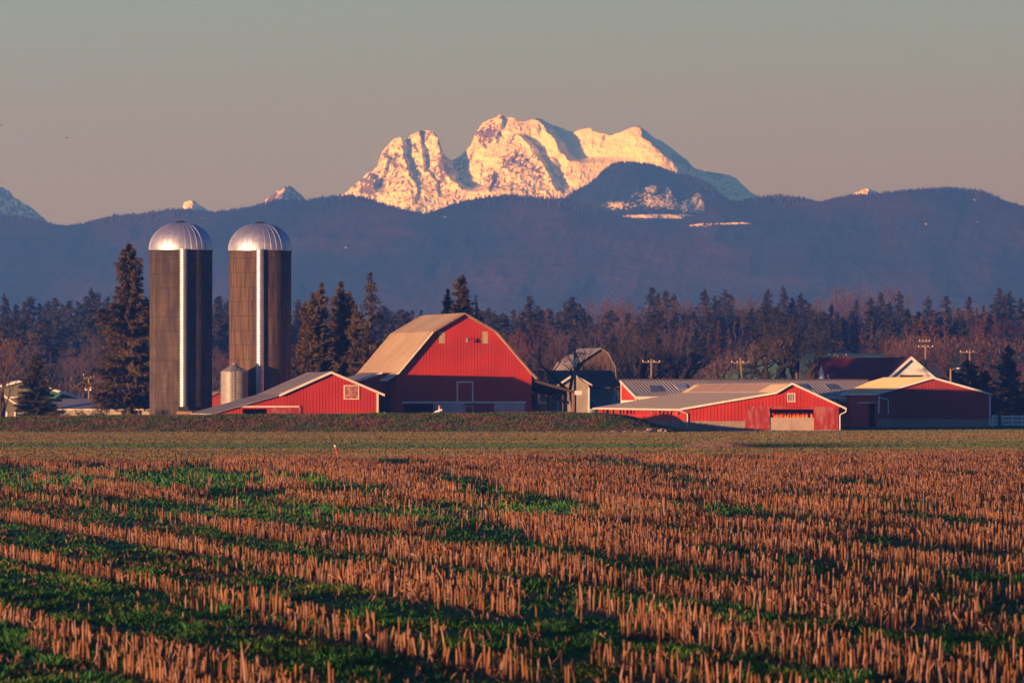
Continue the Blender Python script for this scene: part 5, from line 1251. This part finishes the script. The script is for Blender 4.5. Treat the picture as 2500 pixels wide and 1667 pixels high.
pole(1403.5, 854, 588, .17, [(1384,1432,863,0)], 'tall power pole with small transformer standing behind the lean-to post', 0.0, 1)
pole(1590.5, 876, 606, .15, [(1568,1612,884,0)], 'power pole with one crossarm above the left part of the long shed roof')
pole(1808, 873, 614, .16, [(1785,1829,885.5,0)], 'slightly leaning power pole above the middle of the long shed roof', .5)
pole(2046, 863, 690, .13, [(2023,2069,868,.8)], 'power pole peeping over the maroon roof')
pole(2260, 842, 684, .19, [(2241,2279,847,.3),(2244,2270,833.5,.0)], 'thick power pole with two crossarms behind the white gable')
pole(2368, 853, 640, .15, [(2343,2394,860,0)], 'power pole above the dark yews at the right')
pole(217, 915, 640, .13, [(203,232,917,0),(204,230,923,0)], 'power pole with two pale transformer cans left of the tall spruce', 0, 2)
pole(1768, 915, 600, .12, [], 'short wooden post peeping over the long shed ridge', name='post')
pole(1945, 910, 610, .13, [], 'short wooden post over the long shed ridge left of the shrub', name='post')
pole(1469, 960, 590, .12, [], 'plain wooden post at the corner of the farmhouse', name='post')
lp = pole(2321, 900, 590, .16, [], 'thick lamp post rising behind the right barn roof', name='lamp_post')
xx, yy, zz = at(2340, 899, 590); x0_ = lp.location.x
MB().tube([(0, 0, zz-.25), (.3, -.1, zz-.05), (xx-x0_-.25, -.1, zz)], .025, 5).build('bracket', STEEL2, lp)
MB().lathe([(0, zz+.09), (.16, zz+.06), (.26, zz-.02), (.16, zz-.08), (0, zz-.09)], 14, (xx-x0_, -.1)).build('lamp_head', WHITE, lp)
WIRE = M('wire', (.05, .045, .04), None, 1, .6)
def wire(pa, ya, Da, pb, yb, Db, sag, lab):
    A = Vector(at(pa, ya, Da)); B = Vector(at(pb, yb, Db)); pts = [A.lerp(B, t/12) - Vector((0, 0, sag*4*(t/12)*(1-t/12))) for t in range(13)]
    c = MB().tube(pts, .012, 4).build('power_line', WIRE); tag(c, lab, 'power line', 'power lines')
wire(1385, 861, 588, 1569, 882, 606, .7, 'power line between the pole by the lean-to and the next pole right')
wire(1611, 882, 606, 1786, 884, 614, .7, 'power line spanning the left half of the long shed roof')
wire(1828, 884, 614, 2024, 867, 690, 1.0, 'power line spanning from the leaning pole to the maroon roof')
wire(2278, 846, 684, 2344, 858, 640, .5, 'power line between the two right hand power poles')
wire(2393, 858, 640, 2540, 850, 620, .5, 'power line leaving the photo at the right edge')
wire(-20, 925, 640, 204, 923, 640, .8, 'power line from the left edge to the pole by the spruce')
# ================================================================== WHITE FENCE
ff = Fr(2422, 570, rad(4)); f = ff.loc
root = ff.thing('white_fence', 'white three rail fence at the right edge beside the right barn', 'fence')
z_a, z_b, z_c = f(2430,1016)[1], f(2430,1026)[1], f(2430,1036)[1]
xe = f(2580,1020)[0]
for zz in (z_a, z_b, z_c): MB().box(0, -.04, zz-.09, xe, 0, zz+.07).build('rail', WHITE, root)
for k in range(7):
    xx = f(2424 + k*24, 1020)[0]; MB().box(xx-.07, .002, 0, xx+.07, .14, z_a+.12).build('post', WHITE, root)
MB().box(f(2440,1020)[0]-.12, -.2, 0, f(2440,1020)[0]+.1, -.045, z_a+.2).build('gate_post', DARK, root)
wb = ff.thing('low_wall', 'low pinkish lit wall seen through the gaps of the white fence', 'wall')
MB().box(0.2, 3.0, 0, xe, 3.2, z_a-.15).build('wall', M('pink_wall', (.62,.36,.28), (.5,.3,.24), 1, .9), wb)
# ================================================================== SMALL THINGS
def small(name, mb, mat, loc, lab, cat, rz=0, kind=None):
    o = mb.build(name, mat); o.location = loc; o.rotation_euler = (0, 0, rz); return tag(o, lab, cat, kind=kind)
x, y, z = at(826, 1116, 268); root = thing('leaning_pipe', (x, y, 0), 0, 'leaning red pipe with white cap at the far edge of the stubble', 'pipe')
tx, _, tz = at(818.5, 1090, 268); MB().tube([(0.05,0,-.05),(tx-x,0,tz)], .035, 8).build('pipe', RED, root)
MB().tube([(tx-x,0,tz),(tx-x-.02,0,tz+.07)], .045, 8).build('cap', WHITE, root)
x2, _, z2 = at(816.5, 1103, 269); small('red_stub', MB().tube([(0,0,0),(0.02,0,z2)], .05, 6), RED2, (x2, 269, 0), 'short red stub beside the leaning pipe', 'post')
# white auger pipe, marker, posts and rubble before the big barn
x, y, z = at(1046, 1013, 520); tx, _, tz = at(1079, 1000, 520)
small('white_pipe', MB().tube([(0,0,0.6),(.35,0,z+.05),((tx-x)*.55,0,z+(tz-z)*.6),(tx-x,0,tz)], .09, 8), WHITE, (x, y, 0), 'curved white pipe rising in front of the big barn doorway', 'pipe')
x, y, z = at(1072, 990, 521); root = thing('marker_post', (x, y, 0), 0, 'small marker post with white and orange top before the big barn', 'marker post')
MB().box(-.05,-.05,0,.05,.05,z-.45).build('post', WOOD, root); MB().box(-.07,-.07,z-.25,.07,.07,z).build('orange_top', ORANGE, root); MB().box(-.05,-.06,z-.45,.05,.06,z-.251).build('white_band', WHITE, root)
x, y, z = at(938, 1006, 505); small('wooden_post', MB().box(-.1,-.1,0,.1,.1,z), POLE, (x, y, 0), 'short wooden post on the bank between the red barns', 'post')
x, y, z = at(1042, 1009, 503); small('wooden_post', MB().box(-.09,-.09,0,.09,.09,z), POLE, (x, y, 0), 'stub of wood on the bank at the dark doorway of the big barn', 'post')
def blob(mb, cx, cy, cz, rx, ry, rz_, rng, n=8):
    vs = [(cx, cy, cz+rz_)]; m = 3
    for i in range(1, m+1):
        t = i/m*math.pi*.55
        for k in range(n): a = 2*math.pi*k/n; w_ = rng.uniform(.75, 1.2); vs.append((cx+rx*math.sin(t)*math.cos(a)*w_, cy+ry*math.sin(t)*math.sin(a)*w_, cz+rz_*math.cos(t)*rng.uniform(.8, 1.1)))
    fs = [(0, 1+k, 1+(k+1) % n) for k in range(n)] + [(1+i*n+k, 1+(i+1)*n+k, 1+(i+1)*n+(k+1) % n, 1+i*n+(k+1) % n) for i in range(m-1) for k in range(n)]
    mb.add(vs, fs)
rg = random.Random(5)
PALE = M('pale_sheet', (.62,.55,.50), (.5,.44,.40), 1, .7)
mb = MB(); x0_, y0_, z0_ = at(1143, 1011, 508); x1_ = atx(1252, 508)
for k in range(16): blob(mb, (x1_-x0_)*k/15, rg.uniform(-.2,.2), z0_-.12, .3, .3, rg.uniform(.10, .22), rg)
small('plastic_sheet', mb, PALE, (x0_, y0_, 0), 'long crumpled pale plastic sheet along the bank top before the big barn', 'plastic sheet')
mb = MB(); x0_, y0_, z0_ = at(1083, 1012, 507)
for k in range(5): blob(mb, k*.28, 0, z0_-.1, .2, .2, rg.uniform(.06, .12), rg)
small('plastic_sheet', mb, PALE, (x0_, y0_, 0), 'short scrap of pale plastic on the bank below the white pipe', 'plastic sheet')
# rubble and straw at the end of the bank
RUB = M('rubble', (.30,.20,.15), (.22,.14,.10), 2, .95, bump=.5)
mb = MB(); 
for k in range(60):
    px_ = rg.triangular(1455, 1650, 1600); x, y, _ = at(px_, 1054, 473+rg.uniform(-3, 2)); blob(mb, x-atx(1550, 473), y-473, 0, rg.uniform(.12,.4), .3, rg.uniform(.05,.30)*(1.3 if px_ > 1580 else .6), rg, 6)
small('rubble', mb, RUB, (atx(1550, 473), 473, 0), 'pinkish rubble and straw strewn at the right foot of the grass bank', 'rubble', kind='stuff')
STRAW = M('straw', (.20,.12,.08), (.13,.08,.055), 2, .95, tint=(.26,.17,.12))
rng = np.random.default_rng(3); n = 5000; px_ = np.clip(rng.normal(1755, 40, n), 1675, 1850); D_ = rng.normal(338, 9, n); x = (px_-1250)/F*D_; h = 0.24*np.exp(-((px_-1755)/50)**2) + .03
P_ = np.stack([x, D_, rng.random(n)*h], -1); V, Fc = soup(blades(P_, rng.uniform(.05,.16,n), rng.uniform(.015,.05,n), rng, 1.6)); o = link(bpy.data.objects.new('straw_heap', mesh_np('straw_heap', V, Fc, STRAW, rng.random(n)**2)))
tag(o, 'flat dark heap of straw lying on the pasture before the cattle shed', kind='stuff')
# reeds on the far edge of the stubble
n = 1500; px_ = rng.uniform(800, 1300, n); D_ = rng.uniform(262, 274, n); x = (px_-1250)/F*D_; V, Fc = soup(blades(np.stack([x, D_, 0*x], -1), rng.uniform(.2,.55,n), rng.uniform(.008,.02,n), rng, .25))
o = link(bpy.data.objects.new('dry_reeds', mesh_np('dry_reeds', V, Fc, STRAW, rng.random(n)))); tag(o, 'thin dry weeds standing at the far edge of the stubble', kind='stuff')
# birds
BIRD = M('bird_feathers', (.03,.025,.025), None, 1, .8)
for px_, py_, lb_, tilt in ((3.5, 306, 'tiny dark bird in the sky at the left photo edge', -.5), (165, 337, 'tiny dark bird gliding in the sky right of the other bird', -.2)):
    mb = MB(); mb.add([(-.42,.05,.16),(-.12,-.10,.03),(0,-.22,0),(.12,-.10,.03),(.42,.05,.1),(.12,.12,.02),(0,.3,0),(-.12,.12,.02),(0,0,.05),(0,0,-.05)],
        [(0,1,8,7),(1,2,8),(2,3,8),(3,4,5,8),(5,6,8),(6,7,8),(0,7,9,1),(1,9,2),(2,9,3),(3,9,5,4),(5,9,6),(6,9,7)])
    o = small('bird', mb, BIRD, at(px_, py_, 620), lb_, 'bird', .3); o.rotation_euler = (0, tilt, .4); o.scale = (.9,.9,.9)
print('trees', ntree, 'stalks', n)
